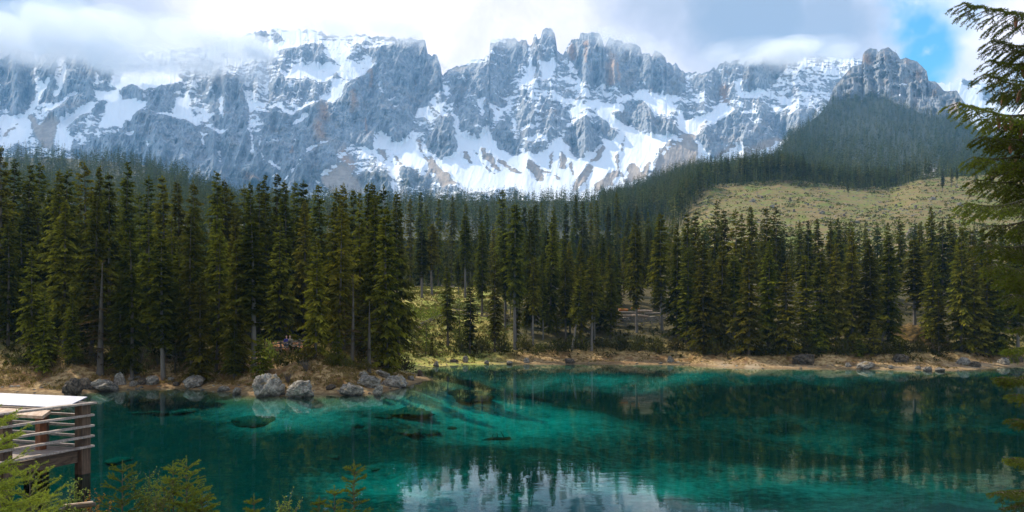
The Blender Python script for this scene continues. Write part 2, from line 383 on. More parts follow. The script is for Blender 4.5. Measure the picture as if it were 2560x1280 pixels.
# ------------------------------------------------------------------ water
def build_water():
    xs = np.linspace(-75, 95, 260); ys = np.linspace(13, 125, 220)
    X, Y = np.meshgrid(xs, ys); dep = np.maximum(-ground_z(X, Y), 0)
    v = np.stack([X, Y, np.zeros_like(X)], -1).reshape(-1, 3)
    s = shore_s(X, Y).ravel()
    f = grid_faces(*X.shape); f = f[(s[f] < 4.5).any(1)]
    used = np.unique(f); mp = np.zeros(len(v), int); mp[used] = np.arange(len(used))
    me = mesh_np('lake_water', v[used], mp[f], {'depth': dep.ravel()[used]}, True)
    m, t = mat('lake_water'); p = geo(t)
    d = attr(t, 'depth')
    # Beer-Lambert tint of clear mountain water
    def ch(k): return t.math('POWER', 2.71828, t.math('MULTIPLY', d, -k))
    tint = t.a('ShaderNodeCombineColor', {0: ch(1.2), 1: ch(.105), 2: ch(.118)}).outputs[0]
    tr = t.a('ShaderNodeBsdfTransparent', {'Color': tint})
    nb = t.noise(t.a('ShaderNodeMapping', {'Vector': p, 'Scale': (.5, 1.3, 1)}).outputs[0], 1.2, 3., .5)
    nb2 = t.noise(t.a('ShaderNodeMapping', {'Vector': p, 'Scale': (.12, .3, 1)}).outputs[0], 1., 2.)
    bp = t.a('ShaderNodeBump', {'Height': nb, 'Strength': t.mr(nb2, .4, .7, .012, .05), 'Distance': .12})
    gl = t.a('ShaderNodeBsdfGlossy', {'Color': (.86, .93, .95, 1), 'Roughness': .005, 'Normal': bp.outputs[0]})
    fr = t.a('ShaderNodeFresnel', {'IOR': 1.33, 'Normal': bp.outputs[0]}).outputs[0]
    mx = t.a('ShaderNodeMixShader', {0: fr, 1: tr.outputs[0], 2: gl.outputs[0]})
    t.l.new(mx.outputs[0], t.out.inputs['Surface']); me.materials.append(m)
    o = link('lake_water', me); o['kind'] = 'structure'
build_water()

# ------------------------------------------------------------------ mountain range
def Z3(x0, pts): return [(x0 + X / 3.048, 60 + Y / 3.048) for X, Y in pts]
P1, P2, P3, P4, P5 = 0, 500, 1000, 1400, 1900
PAINT = [  # (value, panel, outline): 1 snow, -1 bare rock, 0 mixed
 (.85, P1, ((820,360),(1380,320),(1340,440),(1200,480),(1100,520),(980,460),(900,520),(860,440))),
 (-.95, P1, ((0,180),(240,200),(260,420),(275,520),(220,600),(200,690),(130,690),(60,660),(20,640),(0,580))),
 (-.8, P1, ((280,230),(430,250),(430,500),(400,610),(340,600),(280,640),(330,520),(380,470),(270,430))),
 (-.8, P1, ((500,250),(700,300),(720,580),(680,600),(560,680),(440,720),(370,690),(470,620),(600,530),(420,600),(450,540),(500,450))),
 (-.6, P1, ((680,340),(850,330),(860,440),(780,510),(720,490),(700,460))),
 (-.9, P1, ((900,530),(980,480),(1060,500),(1100,580),(1040,600),(990,570),(940,570))),
 (-.7, P1, ((1120,560),(1200,490),(1330,470),(1330,620),(1250,700),(1140,700),(1100,620))),
 (-.3, P1, ((1400,420),(1707,340),(1707,800),(1640,760),(1600,700),(1580,600),(1500,600),(1440,540))),
 (.9, P1, ((720,520),(880,500),(940,570),(990,570),(1110,600),(1090,650),(1000,720),(960,790),(860,830),(760,780),(820,660),(820,570),(740,590))),
 (.9, P1, ((440,720),(560,690),(700,600),(720,600),(700,680),(560,760),(500,800),(560,880),(540,960),(450,970),(420,900),(430,800))),
 (.85, P1, ((0,680),(120,700),(210,690),(280,520),(330,540),(260,650),(230,760),(230,880),(120,920),(0,950))),
 (.8, P1, ((1160,720),(1320,680),(1340,560),(1430,560),(1480,700),(1490,780),(1400,740),(1300,720),(1200,760))),
 (-.9, P1, ((730,620),(810,570),(820,650),(740,690),(700,680))), (-.9, P1, ((530,770),(620,710),(680,710),(620,760))), (-.9, P1, ((560,800),(660,770),(560,860))),
 (-1., P1, ((980,740),(1060,680),(1200,720),(1300,700),(1400,740),(1480,780),(1600,800),(1707,820),(1707,1400),(700,1400),(540,960),(640,880),(860,860),(940,800))),
 (-.3, P1, ((540,900),(640,850),(760,790),(900,780),(880,840),(760,880),(640,940),(560,960))),
 (.55, P2, ((60,130),(380,80),(600,50),(850,60),(1000,130),(1200,100),(1300,260),(1340,330),(1240,390),(1110,460),(1060,560),(1000,600),(900,590),(1010,500),(1080,420),(1000,300),(900,250),(700,200),(560,260),(300,330),(60,300))),
 (-.7, P2, ((410,80),(500,60),(520,130),(430,140))), (-.7, P2, ((540,70),(620,50),(640,120),(560,170))),
 (-.45, P2, ((600,220),(700,200),(880,170),(960,170),(940,330),(860,330),(800,290),(720,290),(640,270))), (-.2, P2, ((1170,170),(1250,180),(1300,260),(1140,300))),
 (-.35, P2, ((500,450),(620,400),(760,440),(830,410),(860,480),(1000,440),(1010,510),(900,580),(760,640),(650,640),(590,560))),
 (-.7, P2, ((80,420),(340,420),(380,760),(390,1000),(280,900),(120,820),(100,700),(120,560))),
 (-1., P2, ((0,820),(480,900),(720,1060),(1000,1000),(1060,1060),(900,1170),(700,1400),(0,1400))),
 (-1., P2, ((480,700),(620,640),(700,700),(900,590),(1040,600),(1110,470),(1250,390),(1340,330),(1290,220),(1440,200),(1600,130),(1707,130),(1707,600),(1640,640),(1600,820),(1560,900),(1490,930),(1400,840),(1330,850),(1320,970),(1240,960),(1100,960),(1000,1000),(720,1060),(480,1060))),
 (.75, P2, ((700,340),(900,330),(1050,340),(1000,420),(900,460),(800,410),(660,420),(640,390))),
 (.8, P2, ((1010,430),(1100,450),(1040,590),(930,590),(1000,520))),
 (.4, P2, ((0,600),(80,600),(60,700),(100,790),(0,720))),
 (.5, P2, ((1320,850),(1400,840),(1500,930),(1560,900),(1600,810),(1707,840),(1707,1400),(1480,1400),(1430,1120),(1300,990))),
 (-.55, P2, ((900,1180),(1060,1070),(1200,1160),(1430,1130),(1480,1400),(1000,1400))),
 (-.85, P3, ((0,200),(100,120),(190,140),(210,240),(280,240),(330,420),(330,520),(260,560),(220,620),(150,650),(100,720),(60,880),(0,920))),
 (-.5, P3, ((330,380),(430,340),(560,290),(640,330),(680,260),(700,130),(960,130),(980,200),(960,350),(860,400),(820,480),(800,640),(740,680),(690,830),(640,800),(600,880),(520,840),(440,780),(430,640),(350,600),(400,520),(380,440))),
 (.8, P3, ((340,490),(380,490),(360,560))), (.8, P3, ((110,680),(180,630),(290,740),(120,710))),
 (-.5, P3, ((1000,180),(1090,40),(1170,40),(1200,220),(1180,290),(1060,320),(1000,330))),
 (-.7, P3, ((1260,240),(1370,70),(1500,50),(1560,180),(1580,440),(1400,470),(1340,340))), (-.85, P3, ((1570,100),(1707,100),(1707,470),(1580,470))),
 (.8, P3, ((980,340),(1020,340),(1020,430),(960,480),(930,420))), (.7, P3, ((1050,330),(1160,280),(1210,330),(1140,430),(1090,420))),
 (.95, P3, ((0,920),(60,890),(200,970),(320,1040),(430,980),(450,850),(590,880),(640,830),(700,840),(760,940),(880,1000),(950,970),(1040,1000),(1110,960),(1200,890),(1260,900),(1330,1010),(1400,1030),(1540,940),(1640,880),(1707,900),(1707,1400),(1100,1400),(850,1240),(520,1300),(450,1230),(300,1100),(0,1050))),
 (-.9, P3, ((700,830),(780,740),(830,740),(900,1000),(830,960),(760,940))), (-.4, P3, ((830,740),(1000,640),(1080,780),(1110,960),(1030,1000),(950,960),(940,900),(880,820))),
 (-.4, P3, ((1080,560),(1200,560),(1300,640),(1330,740),(1250,780),(1200,890),(1110,910),(1080,760))), (-1., P3, ((1270,790),(1420,720),(1500,780),(1540,920),(1380,1020),(1320,960),(1260,880))),
 (-.9, P3, ((1500,770),(1600,780),(1680,870),(1600,910),(1550,870))), (-.9, P3, ((170,890),(240,860),(300,720),(400,720),(430,980),(370,1030),(320,1030),(210,960))),
 (-.4, P3, ((0,1100),(120,1110),(250,1220),(260,1400),(0,1400))),
 (-.75, P4, ((360,100),(600,150),(630,200),(720,200),(800,230),(900,290),(960,380),(940,490),(880,540),(720,520),(620,420),(540,500),(350,470))),
 (-.4, P4, ((960,360),(1080,350),(1250,270),(1370,230),(1340,470),(1320,560),(1200,580),(1080,540),(1000,440))), (-.85, P4, ((1380,200),(1800,230),(1707,330),(1560,510),(1400,490))),
 (.8, P4, ((550,510),(650,510),(820,570),(880,660),(760,700),(680,620),(560,560))),
 (-.9, P4, ((400,690),(490,670),(520,570),(620,560),(720,680),(760,720),(910,810),(900,840),(740,850),(620,830),(560,780),(420,760))),
 (-.1, P4, ((1360,480),(1560,520),(1707,460),(1707,700),(1500,780),(1440,700))),
 (.9, P4, ((850,550),(880,540),(960,740),(1120,690),(1200,620),(1240,600),(1350,640),(1240,720),(1100,790),(1020,880),(920,800),(900,700))),
 (-.6, P4, ((880,600),(940,580),(1010,720),(960,740),(900,660))),
 (1., P4, ((300,860),(400,890),(540,780),(620,840),(760,860),(900,840),(740,980),(700,1060),(660,1190),(480,1400),(60,1400),(130,1180),(350,930))),
 (.8, P4, ((1040,900),(1080,920),(1110,980),(1180,1040),(1280,940),(1380,930),(1370,1040),(1060,1080))),
 (-.9, P4, ((1080,860),(1200,740),(1330,670),(1450,740),(1410,860),(1380,920),(1280,940),(1170,1030),(1100,970))),
 (-.9, P4, ((1390,900),(1500,800),(1600,760),(1707,720),(1707,850),(1500,930),(1380,970))),
 (.12, P5, ((60,480),(280,300),(620,240),(800,250),(620,400),(560,520),(400,640),(240,700),(60,620))), (-.55, P5, ((0,600),(240,700),(440,640),(420,760),(240,860),(0,900))),
 (.75, P5, ((1330,400),(2400,400),(2400,1000),(1330,1000))), (-.6, P5, ((1520,415),(1670,420),(1680,480),(1540,450))), (-.3, P5, ((1700,460),(2400,430),(2400,620),(1720,600))),
]
EARTH = [  # bare brown or grey scree
 (P1, ((220,700),(260,680),(290,760),(380,700),(440,740),(420,860),(390,960),(320,930),(250,840))), (P1, ((20,850),(190,740),(240,690),(170,760),(60,860))),
 (P2, ((920,1190),(1060,1070),(1200,1160),(1250,1300),(1000,1300))),
 (P3, ((620,940),(660,960),(720,1060),(770,1130),(720,1110),(640,1010))), (P3, ((730,1030),(790,1030),(900,1120),(960,1150),(880,1130),(760,1080))), (P3, ((970,1020),(1070,1090),(1100,1210),(1040,1180),(980,1100))),
 (P3, ((1210,970),(1270,1020),(1270,1120),(1230,1100))), (P3, ((1130,980),(1160,960),(1170,1110),(1150,1110))), (P3, ((200,990),(260,1040),(440,1230),(330,1260),(280,1180),(230,1090))),
 (P3, ((1330,1200),(1560,930),(1560,970),(1450,1080),(1360,1220))), (P3, ((1500,1220),(1620,1140),(1640,1230),(1520,1270))),
 (P4, ((930,830),(1010,830),(1040,920),(1060,1080),(1060,1200),(700,1280),(700,1170),(720,1080),(760,980),(880,890))), (P4, ((510,1080),(580,1060),(610,1140),(680,1050),(660,1180),(500,1230))),
 (P4, ((1380,980),(1620,870),(1700,860),(1560,1000),(1400,1040))),
]
STROKE = [  # thin gullies and ledges: (snow or earth, panel, points, width)
 (1, P2, ((1075,990),(1160,940),(1280,990),(1330,980)), 12), (1, P2, ((800,1000),(920,910),(970,910)), 9), (1, P2, ((650,1200),(760,1070)), 7), (1, P2, ((920,1180),(1000,1130),(1060,1070)), 9),
 (1, P2, ((390,800),(400,1000)), 14), (1, P2, ((470,890),(450,960),(470,1040)), 12), (1, P2, ((350,540),(380,680)), 20), (1, P2, ((380,680),(500,600)), 18), (1, P2, ((530,1060),(600,1110)), 14),
 (1, P2, ((550,1180),(600,1150)), 12), (1, P2, ((600,640),(690,700),(780,640),(1000,560)), 18), (1, P2, ((700,750),(810,715)), 22), (1, P2, ((510,920),(580,890)), 9), (1, P2, ((400,780),(480,770)), 18),
 (1, P2, ((700,800),(720,920)), 6), (1, P2, ((160,580),(170,720)), 10), (1, P2, ((120,800),(210,820)), 14), (1, P2, ((150,960),(155,1100)), 8), (1, P2, ((1370,480),(1380,560)), 8),
 (1, P2, ((1420,600),(1480,590)), 16), (1, P2, ((1470,670),(1510,660)), 12), (1, P2, ((600,690),(640,700)), 6),
 (1, P1, ((260,340),(265,430)), 12), (1, P1, ((430,340),(430,430)), 8), (1, P1, ((490,350),(470,470),(440,550)), 20), (1, P1, ((370,450),(290,540),(240,640)), 26), (1, P1, ((580,540),(430,630),(360,660)), 18),
 (1, P1, ((745,390),(730,480)), 14), (1, P1, ((800,430),(740,470)), 10), (1, P1, ((1075,470),(1085,580)), 14), (1, P1, ((1420,540),(1480,760)), 26), (1, P1, ((1690,570),(1690,680)), 10), (1, P1, ((1510,820),(1540,900)), 10),
 (1, P1, ((1570,840),(1530,860)), 8), (1, P1, ((740,790),(765,870)), 12), (1, P1, ((1125,920),(1125,960)), 14), (1, P1, ((1640,790),(1707,830)), 14), (1, P1, ((600,930),(650,890)), 14), (1, P1, ((960,850),(1020,850)), 14),
 (1, P3, ((985,250),(990,340)), 10), (1, P3, ((610,600),(620,720)), 22), (1, P3, ((690,620),(740,720)), 24), (1, P3, ((240,600),(350,710)), 26), (1, P3, ((400,700),(460,860)), 24), (1, P3, ((1290,290),(1380,440)), 8),
 (1, P3, ((1320,680),(1440,600),(1620,640)), 44), (1, P3, ((1520,640),(1600,740),(1707,780)), 50), (1, P3, ((960,880),(1090,880)), 20), (1, P3, ((940,800),(1060,770)), 22), (1, P3, ((760,660),(840,630)), 22), (1, P3, ((860,740),(880,800)), 20),
 (1, P3, ((1280,770),(1430,680)), 20), (1, P3, ((1190,560),(1380,600)), 26),
 (1, P4, ((300,640),(420,650),(470,660)), 34), (1, P4, ((330,660),(420,780),(540,790)), 44), (1, P4, ((430,600),(530,550)), 20), (1, P4, ((690,620),(730,720)), 10), (1, P4, ((1350,470),(1380,560)), 26), (1, P4, ((1420,560),(1550,520)), 20),
 (1, P4, ((1440,1010),(1480,950)), 8), (1, P4, ((1520,1010),(1707,880)), 26), (1, P4, ((1600,1000),(1707,960)), 16), (1, P4, ((780,1000),(920,870)), 8), (1, P5, ((20,990),(210,870)), 34), (1, P5, ((230,700),(250,650)), 16),
 (0, P4, ((450,1000),(490,860)), 8), (0, P4, ((430,960),(440,1090),(480,1200)), 10), (0, P4, ((250,1050),(340,950)), 30), (0, P4, ((280,1240),(420,1140)), 44), (0, P4, ((120,1250),(250,1100)), 44), (0, P4, ((1200,1030),(1320,950)), 20),
 (0, P4, ((1030,880),(1130,740)), 10), (0, P3, ((560,960),(640,1060),(720,1160)), 8), (0, P3, ((1050,1090),(1230,1190)), 10), (0, P3, ((1300,1060),(1310,1140)), 16), (0, P3, ((130,880),(160,970),(240,1100)), 14), (0, P3, ((490,980),(530,1060)), 22),
 (0, P2, ((1380,960),(1420,1040)), 16), (0, P2, ((1500,1030),(1530,1080)), 18),
]
OCHRE = [(P4, ((385,260),(390,460)), 40), (P4, ((435,330),(445,450)), 26), (P4, ((90,170),(90,240)), 40), (P4, ((190,150),(190,330)), 16), (P2, ((940,650),(950,730)), 60), (P2, ((910,790),(915,860)), 70), (P2, ((1300,380),(1300,480)), 24), (P2, ((1160,560),(1170,640)), 50),
         (P2, ((1270,740),(1275,830)), 20), (P2, ((700,940),(700,980)), 18), (P2, ((1080,990),(1140,1100)), 60), (P4, ((1240,480),(1260,590)), 50), (P5, ((810,220),(810,290)), 36), (P2, ((360,1160),(440,1180)), 40), (P5, ((1440,620),(1480,660)), 30)]
RIDGE = ((-420,120),(-200,105),(0,118),(60,128),(100,140),(150,125),(200,118),(270,125),(300,140),(400,128),(470,120),(520,118),(545,106),(575,98),(610,93),(637,82),(650,78),(664,79),(672,88),(680,76),(692,73),(705,78),(730,80),(760,77),(790,78),(815,86),(850,92),(880,90),(905,89),(925,92),(960,95),(985,97),(1005,100),(1025,98),(1050,100),(1063,105),(1066,120),(1070,136),(1085,137),(1095,143),(1101,165),(1105,190),(1108,190),(1115,181),(1140,169),(1150,170),(1165,160),(1185,153),(1200,152),(1208,156),(1216,138),(1222,140),(1226,104),(1240,100),(1262,98),(1285,99),(1300,104),(1316,100),(1319,116),(1326,118),(1331,112),(1335,88),(1340,90),(1344,102),(1352,98),(1357,78),(1364,74),(1377,74),(1386,85),(1391,112),(1393,130),(1402,136),(1410,135),(1416,122),(1422,110),(1430,101),(1440,100),(1448,98),(1450,88),(1460,84),(1470,88),(1472,82),(1490,81),(1503,89),(1510,112),(1513,118),(1518,108),(1522,99),(1545,101),(1560,112),(1590,112),(1601,122),(1605,139),(1612,136),(1622,135),(1630,142),(1637,132),(1650,134),(1664,146),(1666,158),(1672,155),(1678,160),(1690,163),(1700,174),(1714,186),(1740,184),(1760,183),(1776,178),(1790,170),(1805,158),(1813,155),(1825,158),(1835,153),(1848,152),(1858,164),(1863,152),(1875,146),(1885,145),(1910,140),(1960,136),(2000,138),(2040,143),(2080,146),(2120,148),(2150,150),(2200,170),(2330,209),(2350,210),(2380,208),(2400,199),(2410,197),(2415,202),(2425,197),(2436,198),(2445,202),(2455,208),(2480,212),(2560,205),(2700,215),(3000,230))

def paint_maps():
    gx = np.arange(-420, 3000, 2.); gy = np.arange(50, 560, 2.); PX, PY = np.meshgrid(gx, gy)
    qx = PX + fbm(PX / 22, PY / 22, 3, 5) * 9; qy = PY + fbm(PX / 22, PY / 22, 3, 9) * 7
    S = np.full(PX.shape, -.05) ; E = np.zeros(PX.shape); O = np.zeros(PX.shape)
    S += sstep(430, 300, PX) * 0
    for val, x0, pts in PAINT: S[inpoly(qx, qy, Z3(x0, pts))] = val
    for x0, pts in EARTH:
        k = inpoly(qx, qy, Z3(x0, pts)); S[k] = -.75; E[k] = 1
    for sn, x0, pts, w in STROKE:
        d = segdist(qx, qy, Z3(x0, pts)); k = d < w / 3.048 / 2 + .8
        S[k] = .9 if sn else -.8
        if not sn: E[k] = 1
    for x0, pts, w in OCHRE: O = np.maximum(O, np.exp(-(segdist(qx, qy, Z3(x0, pts)) / (w / 3.048 * .6))**2))
    # the slopes beyond the frame carry on as the ones in view
    out = (PX < 0) | (PX > 2560); S[out] = (-.1 + fbm(PX / 70, PY / 40, 3, 13) * 1.6)[out]
    return gx, gy, gauss(S, 1.1), gauss(E, 1.2), O
def sample(gx, gy, A, x, y):
    fx = np.clip((x - gx[0]) / (gx[1] - gx[0]), 0, len(gx) - 1.001); fy = np.clip((y - gy[0]) / (gy[1] - gy[0]), 0, len(gy) - 1.001)
    i = fx.astype(int); j = fy.astype(int); a = fx - i; b = fy - j
    return (A[j, i] * (1 - a) + A[j, i + 1] * a) * (1 - b) + (A[j + 1, i] * (1 - a) + A[j + 1, i + 1] * a) * b

def rock_snow_mat():
    m, t = mat('rock_and_snow'); p = geo(t)
    sn = attr(t, 'snow'); ea = attr(t, 'earth'); oc = attr(t, 'ochre'); ve = attr(t, 'veg')
    n1 = t.noise(p, .035, 7., .68); n2 = t.noise(p, .012, 4.)
    st = t.noise(t.a('ShaderNodeMapping', {'Vector': p, 'Scale': (.06, .06, .006)}).outputs[0], 1., 5., .6)
    rock = t.mix(t.mr(n1, .3, .7), (.20, .225, .255), (.42, .445, .47)); rock = t.mix(t.mr(st, .5, .7, 0., .55), rock, (.14, .16, .19))  # blue cast of the distant haze is partly put into the rock colour
    rock = t.mix(t.math('MULTIPLY', t.mr(n2, .52, .66), .25), rock, (.40, .29, .19))
    rock = t.mix(attr(t, 'dark'), rock, t.mix(t.mr(n1, .3, .7), (.05, .055, .06), (.17, .175, .18))); rock = t.mix(t.math('MULTIPLY', oc, .75), rock, (.50, .30, .17))
    rock = t.mix(t.math('MAXIMUM', t.math('MULTIPLY', ve, t.mr(n1, .38, .55)), t.mr(ve, .7, .95)), rock, (.035, .042, .02))
    er = t.mix(t.mr(n1, .35, .65), (.33, .27, .22), (.46, .38, .31))
    base = t.mix(ea, rock, er)
    k = t.mr(t.math('ADD', sn, t.math('MULTIPLY', t.math('SUBTRACT', t.noise(p, .055, 8., .82), .5), 2.2)), -.05, .05)
    c = t.mix(k, base, (.84, .86, .90))
    princ(t, c, .9, t.math('MULTIPLY', t.math('ADD', t.math('MULTIPLY', n1, .6), st), t.math('SUBTRACT', 1., t.math('MULTIPLY', k, .9))), .8, 7.)
    return m
M['mountain'] = rock_snow_mat()

def build_mountains():
    gx, gy, S, E, O = paint_maps()
    xs = np.concatenate([np.linspace(-420, 0, 120)[:-1], np.linspace(0, 2560, 1480)[:-1], np.linspace(2560, 2990, 120)]); nv = 390
    rx = np.array([a for a, _ in RIDGE], float); ry = np.array([b for _, b in RIDGE], float)
    top = np.interp(xs, rx, ry) + fbm(xs / 9, xs * 0, 5, 3, .65) * 8 - 1
    bot = np.full(len(xs), 545.)
    v = np.linspace(0, 1, nv)[:, None]
    PY = bot + (top - bot) * v; PX = np.broadcast_to(xs, PY.shape)
    s = sample(gx, gy, S, PX, PY); e = sample(gx, gy, E, PX, PY); oc = sample(gx, gy, O, PX, PY)
    # run of the slope: snow fields lie back, cliffs stand up
    rate = np.where(s > 0, 1., .35 + .65 * np.clip(s + 1, 0, 1) * .6); rate = gauss(rate, 7)
    dy = -np.gradient(PY, axis=0)
    acc = np.cumsum(rate * dy, 0); acc = acc / acc[-1]
    lin = np.clip((bot - PY) / (bot - 90), 0, 1.05)
    D0 = 2250; D1 = 3350
    Dm = D0 + (D1 - D0) * (.55 * acc * (bot - top) / (bot - 90) + .45 * lin)
    rockness = np.clip(.55 - gauss(s, 4) * .7, .08, 1.1) * (1 - .88 * gauss(e, 3))
    rel = ridged(PX / 75, PY / 260, 3, 60) * 80 + ridged(PX / 26 + PY / 70, PY / 80, 4, 64) * 34 + fbm(PX / 9 + PY / 20, PY / 18, 3, 68) * 13 + fbm(PX / 4.5, PY / 10, 3, 72) * 6
    # strata that catch snow on ledges
    led = fbm(PX / 26 + PY / 30, PY / 4.2, 3, 80)
    rel = rel * rockness + led * 6 * rockness
    rel *= np.clip((1 - v) * 12, 0.15, 1)
    D = Dm - rel
    Z = CH + (HY - PY) / F * Dm
    X = (PX - 1280) / F * D
    n = fbm(PX / 17, PY / 11, 5, 90, .62) * .6 + led * .6 + fbm((PX + PY * .9) / 13, (PY - PX * .35) / 4, 4, 95, .6) * .55 + fbm(PX / 5 + PY / 9, PY / 3., 3, 97) * .3
    mixed = 1 - np.clip(np.abs(s) - .25, 0, .75) / .75 * .58
    sn = s * .95 + n * mixed * 1.35 - .03
    veg = sstep(395, 470, PY) * sstep(.1, -.4, s) * (.5 + .5 * sstep(0, .4, fbm(PX / 30, PY / 20, 3, 99))) * (1 - e)
    P = np.stack([X, D, Z], -1)
    # back of the range
    back = []
    for k, (dd, dz) in enumerate(((60, -40), (300, -260), (1100, -800), (1900, -1250))):
        q = P[-1].copy(); q[:, 1] += dd; q[:, 0] *= q[:, 1] / P[-1][:, 1]; q[:, 2] = np.maximum(q[:, 2] + dz, 60); back.append(q)
    P = np.concatenate([P, np.stack(back)]); pad = lambda a: np.concatenate([a, np.repeat(a[-1:], 4, 0)])
    me = mesh_np('mountain_range', P.reshape(-1, 3), grid_faces(*P.shape[:2]), {'snow': pad(sn), 'earth': pad(e), 'ochre': pad(oc), 'veg': pad(veg), 'dark': pad(veg * 0)}, False)
    me.materials.append(M['mountain'])
    o = link('mountain_range', me); o['kind'] = 'structure'
build_mountains()

# ------------------------------------------------------------------ wooded hills and the rocky peak
HR = ((-900,380),(-300,385),(0,392),(150,395),(300,405),(400,420),(450,448),(520,480),(600,505),(900,506),(1050,503),(1300,502),(1480,502),(1560,493),(1650,466),(1750,440),(1850,424),(1930,410),(1950,385),(1959,365),(1975,342),(2044,292),(2070,259),(2084,219),(2110,190),(2130,167),(2155,160),(2157,137),(2162,128),(2175,120),(2192,123),(2195,130),(2205,122),(2221,119),(2241,132),(2251,148),(2264,145),(2294,155),(2317,178),(2321,201),(2340,204),(2359,227),(2392,227),(2412,257),(2425,309),(2458,335),(2560,360),(2900,400),(3500,420))
TR = ((545,520),(500,620),(470,760),(430,980),(400,1150),(350,1500),(300,1800),(250,2030),(200,2180),(110,2330))
TCn = ((600,470),(560,620),(530,900),(495,1250),(400,1600),(110,2000))
TL = ((640,430),(500,680),(440,930),(400,1120),(380,1250),(110,2000))
def tabD(tab, y): return np.interp(-y, [-a for a, _ in tab], [b for _, b in tab])
def hillD(px, y):
    wr = sstep(1480, 1760, px); wl = sstep(620, 480, px)
    return tabD(TR, y) * wr + tabD(TL, y) * wl * (1 - wr) + tabD(TCn, y) * (1 - wl) * (1 - wr)
ROCKZ = Z3(P5, ((520,590),(570,420),(700,250),(780,100),(1300,100),(1800,400),(1800,860),(1600,740),(1400,680),(1200,650),(1080,610),(960,560),(860,525),(760,530),(640,550)))
HILLS = {}
def build_hills():
    xs = np.concatenate([np.linspace(-900, 1880, 300)[:-1], np.linspace(1880, 2480, 330)[:-1], np.linspace(2480, 3500, 70)]); nv = 170
    hx = np.array([a for a, _ in HR], float); hy = np.array([b for _, b in HR], float)
    top = np.interp(xs, hx, hy) + fbm(xs / 13, xs * 0, 3, 21) * 2.2
    bot = np.interp(xs, [0, 480, 620, 1480, 1760, 2560], [650, 650, 610, 600, 545, 545])
    v = np.linspace(0, 1, nv)[:, None]; PY = bot + (top - bot) * v; PX = np.broadcast_to(xs, PY.shape)
    Dm = hillD(PX, PY)
    rk = gauss(inpoly(PX + fbm(PX / 30, PY / 30, 3, 2) * 10, PY + fbm(PX / 30, PY / 30, 3, 4) * 10, ROCKZ).astype(float), 2)
    rel = fbm(PX / 60, PY / 40, 3, 23) * 14 * np.clip(Dm / 1500, .2, 1) + rk * (ridged(PX / 26, PY / 60, 4, 25) * 36 + fbm(PX / 9, PY / 9, 3, 27) * 12 + fbm(PX / 40, PY / 6 + PX / 60, 3, 28) * 14)
    rel *= np.clip((1 - v) * 14, .1, 1)
    D = Dm - rel; Z = CH + (HY - PY) / F * Dm; X = (PX - 1280) / F * D
    sn = -1. + rk * (.25 + fbm(PX / 13, PY / 7, 4, 33) * 1.5 - .35)
    spots = ((2320, 200, 16), (2263, 216, 14), (2190, 232, 17), (2155, 265, 8), (2195, 168, 9), (2240, 185, 5), (2300, 280, 8), (2250, 240, 6), (2330, 290, 12))
    for a, b, r in spots: sn += rk * (1.5 + 2.2 * fbm(PX / 6, PY / 4, 3, 34)) * np.exp(-(((PX - a) / r)**2 + ((PY - b) / (r * .4))**2))
    ve = np.clip(1 - rk, 0, 1) + .5 * rk * sstep(0, .5, fbm(PX / 20, PY / 20, 3, 39)) * sstep(190, 260, PY)
    oc = np.zeros_like(PX) + rk * sstep(.25, .6, fbm(PX / 18, PY / 26, 3, 36)) * .35
    for a, b, r in ((2166, 145, 9), (2295, 187, 8), (2385, 270, 10)): oc += np.exp(-(((PX - a) / r)**2 + ((PY - b) / (r * 1.5))**2))
    cut = np.exp(-(((PX - 2330) / 32)**2 + ((PY - 440) / 16)**2))
    P = np.stack([X, D, Z], -1); back = []
    for dd, dz in ((25, -14), (150, -110), (500, -420)):
        q = P[-1].copy(); q[:, 1] += dd; q[:, 0] *= q[:, 1] / P[-1][:, 1]; q[:, 2] = np.maximum(q[:, 2] + dz, 20); back.append(q)
    P = np.concatenate([P, np.stack(back)]); pad = lambda a: np.concatenate([a, np.repeat(a[-1:], 3, 0)])
    me = mesh_np('wooded_hills', P.reshape(-1, 3), grid_faces(*P.shape[:2]), {'snow': pad(sn), 'earth': pad(np.clip(cut * 1.3, 0, 1)), 'ochre': pad(oc), 'veg': pad(ve * (1 - cut)), 'dark': pad(np.ones_like(rk) * .4)}, False)
    me.materials.append(M['mountain']); o = link('wooded_hills', me); o['kind'] = 'structure'
    HILLS.update(xs=xs, top=top, bot=bot, D=D, Z=Z, rk=rk, cut=cut, nv=nv)
build_hills()
def hill_at(px, v):
    i = np.interp(px, HILLS['xs'], np.arange(len(HILLS['xs']))); i0 = np.clip(i.astype(int), 0, len(HILLS['xs']) - 2); a = i - i0
    j = v * (HILLS['nv'] - 1); j0 = np.clip(j.astype(int), 0, HILLS['nv'] - 2); b = j - j0
    def s(A): return (A[j0, i0] * (1 - a) + A[j0, i0 + 1] * a) * (1 - b) + (A[j0 + 1, i0] * (1 - a) + A[j0 + 1, i0 + 1] * a) * b
    D = s(HILLS['D']); return (px - 1280) / F * D, D, s(HILLS['Z']), s(HILLS['rk']), s(HILLS['cut'])

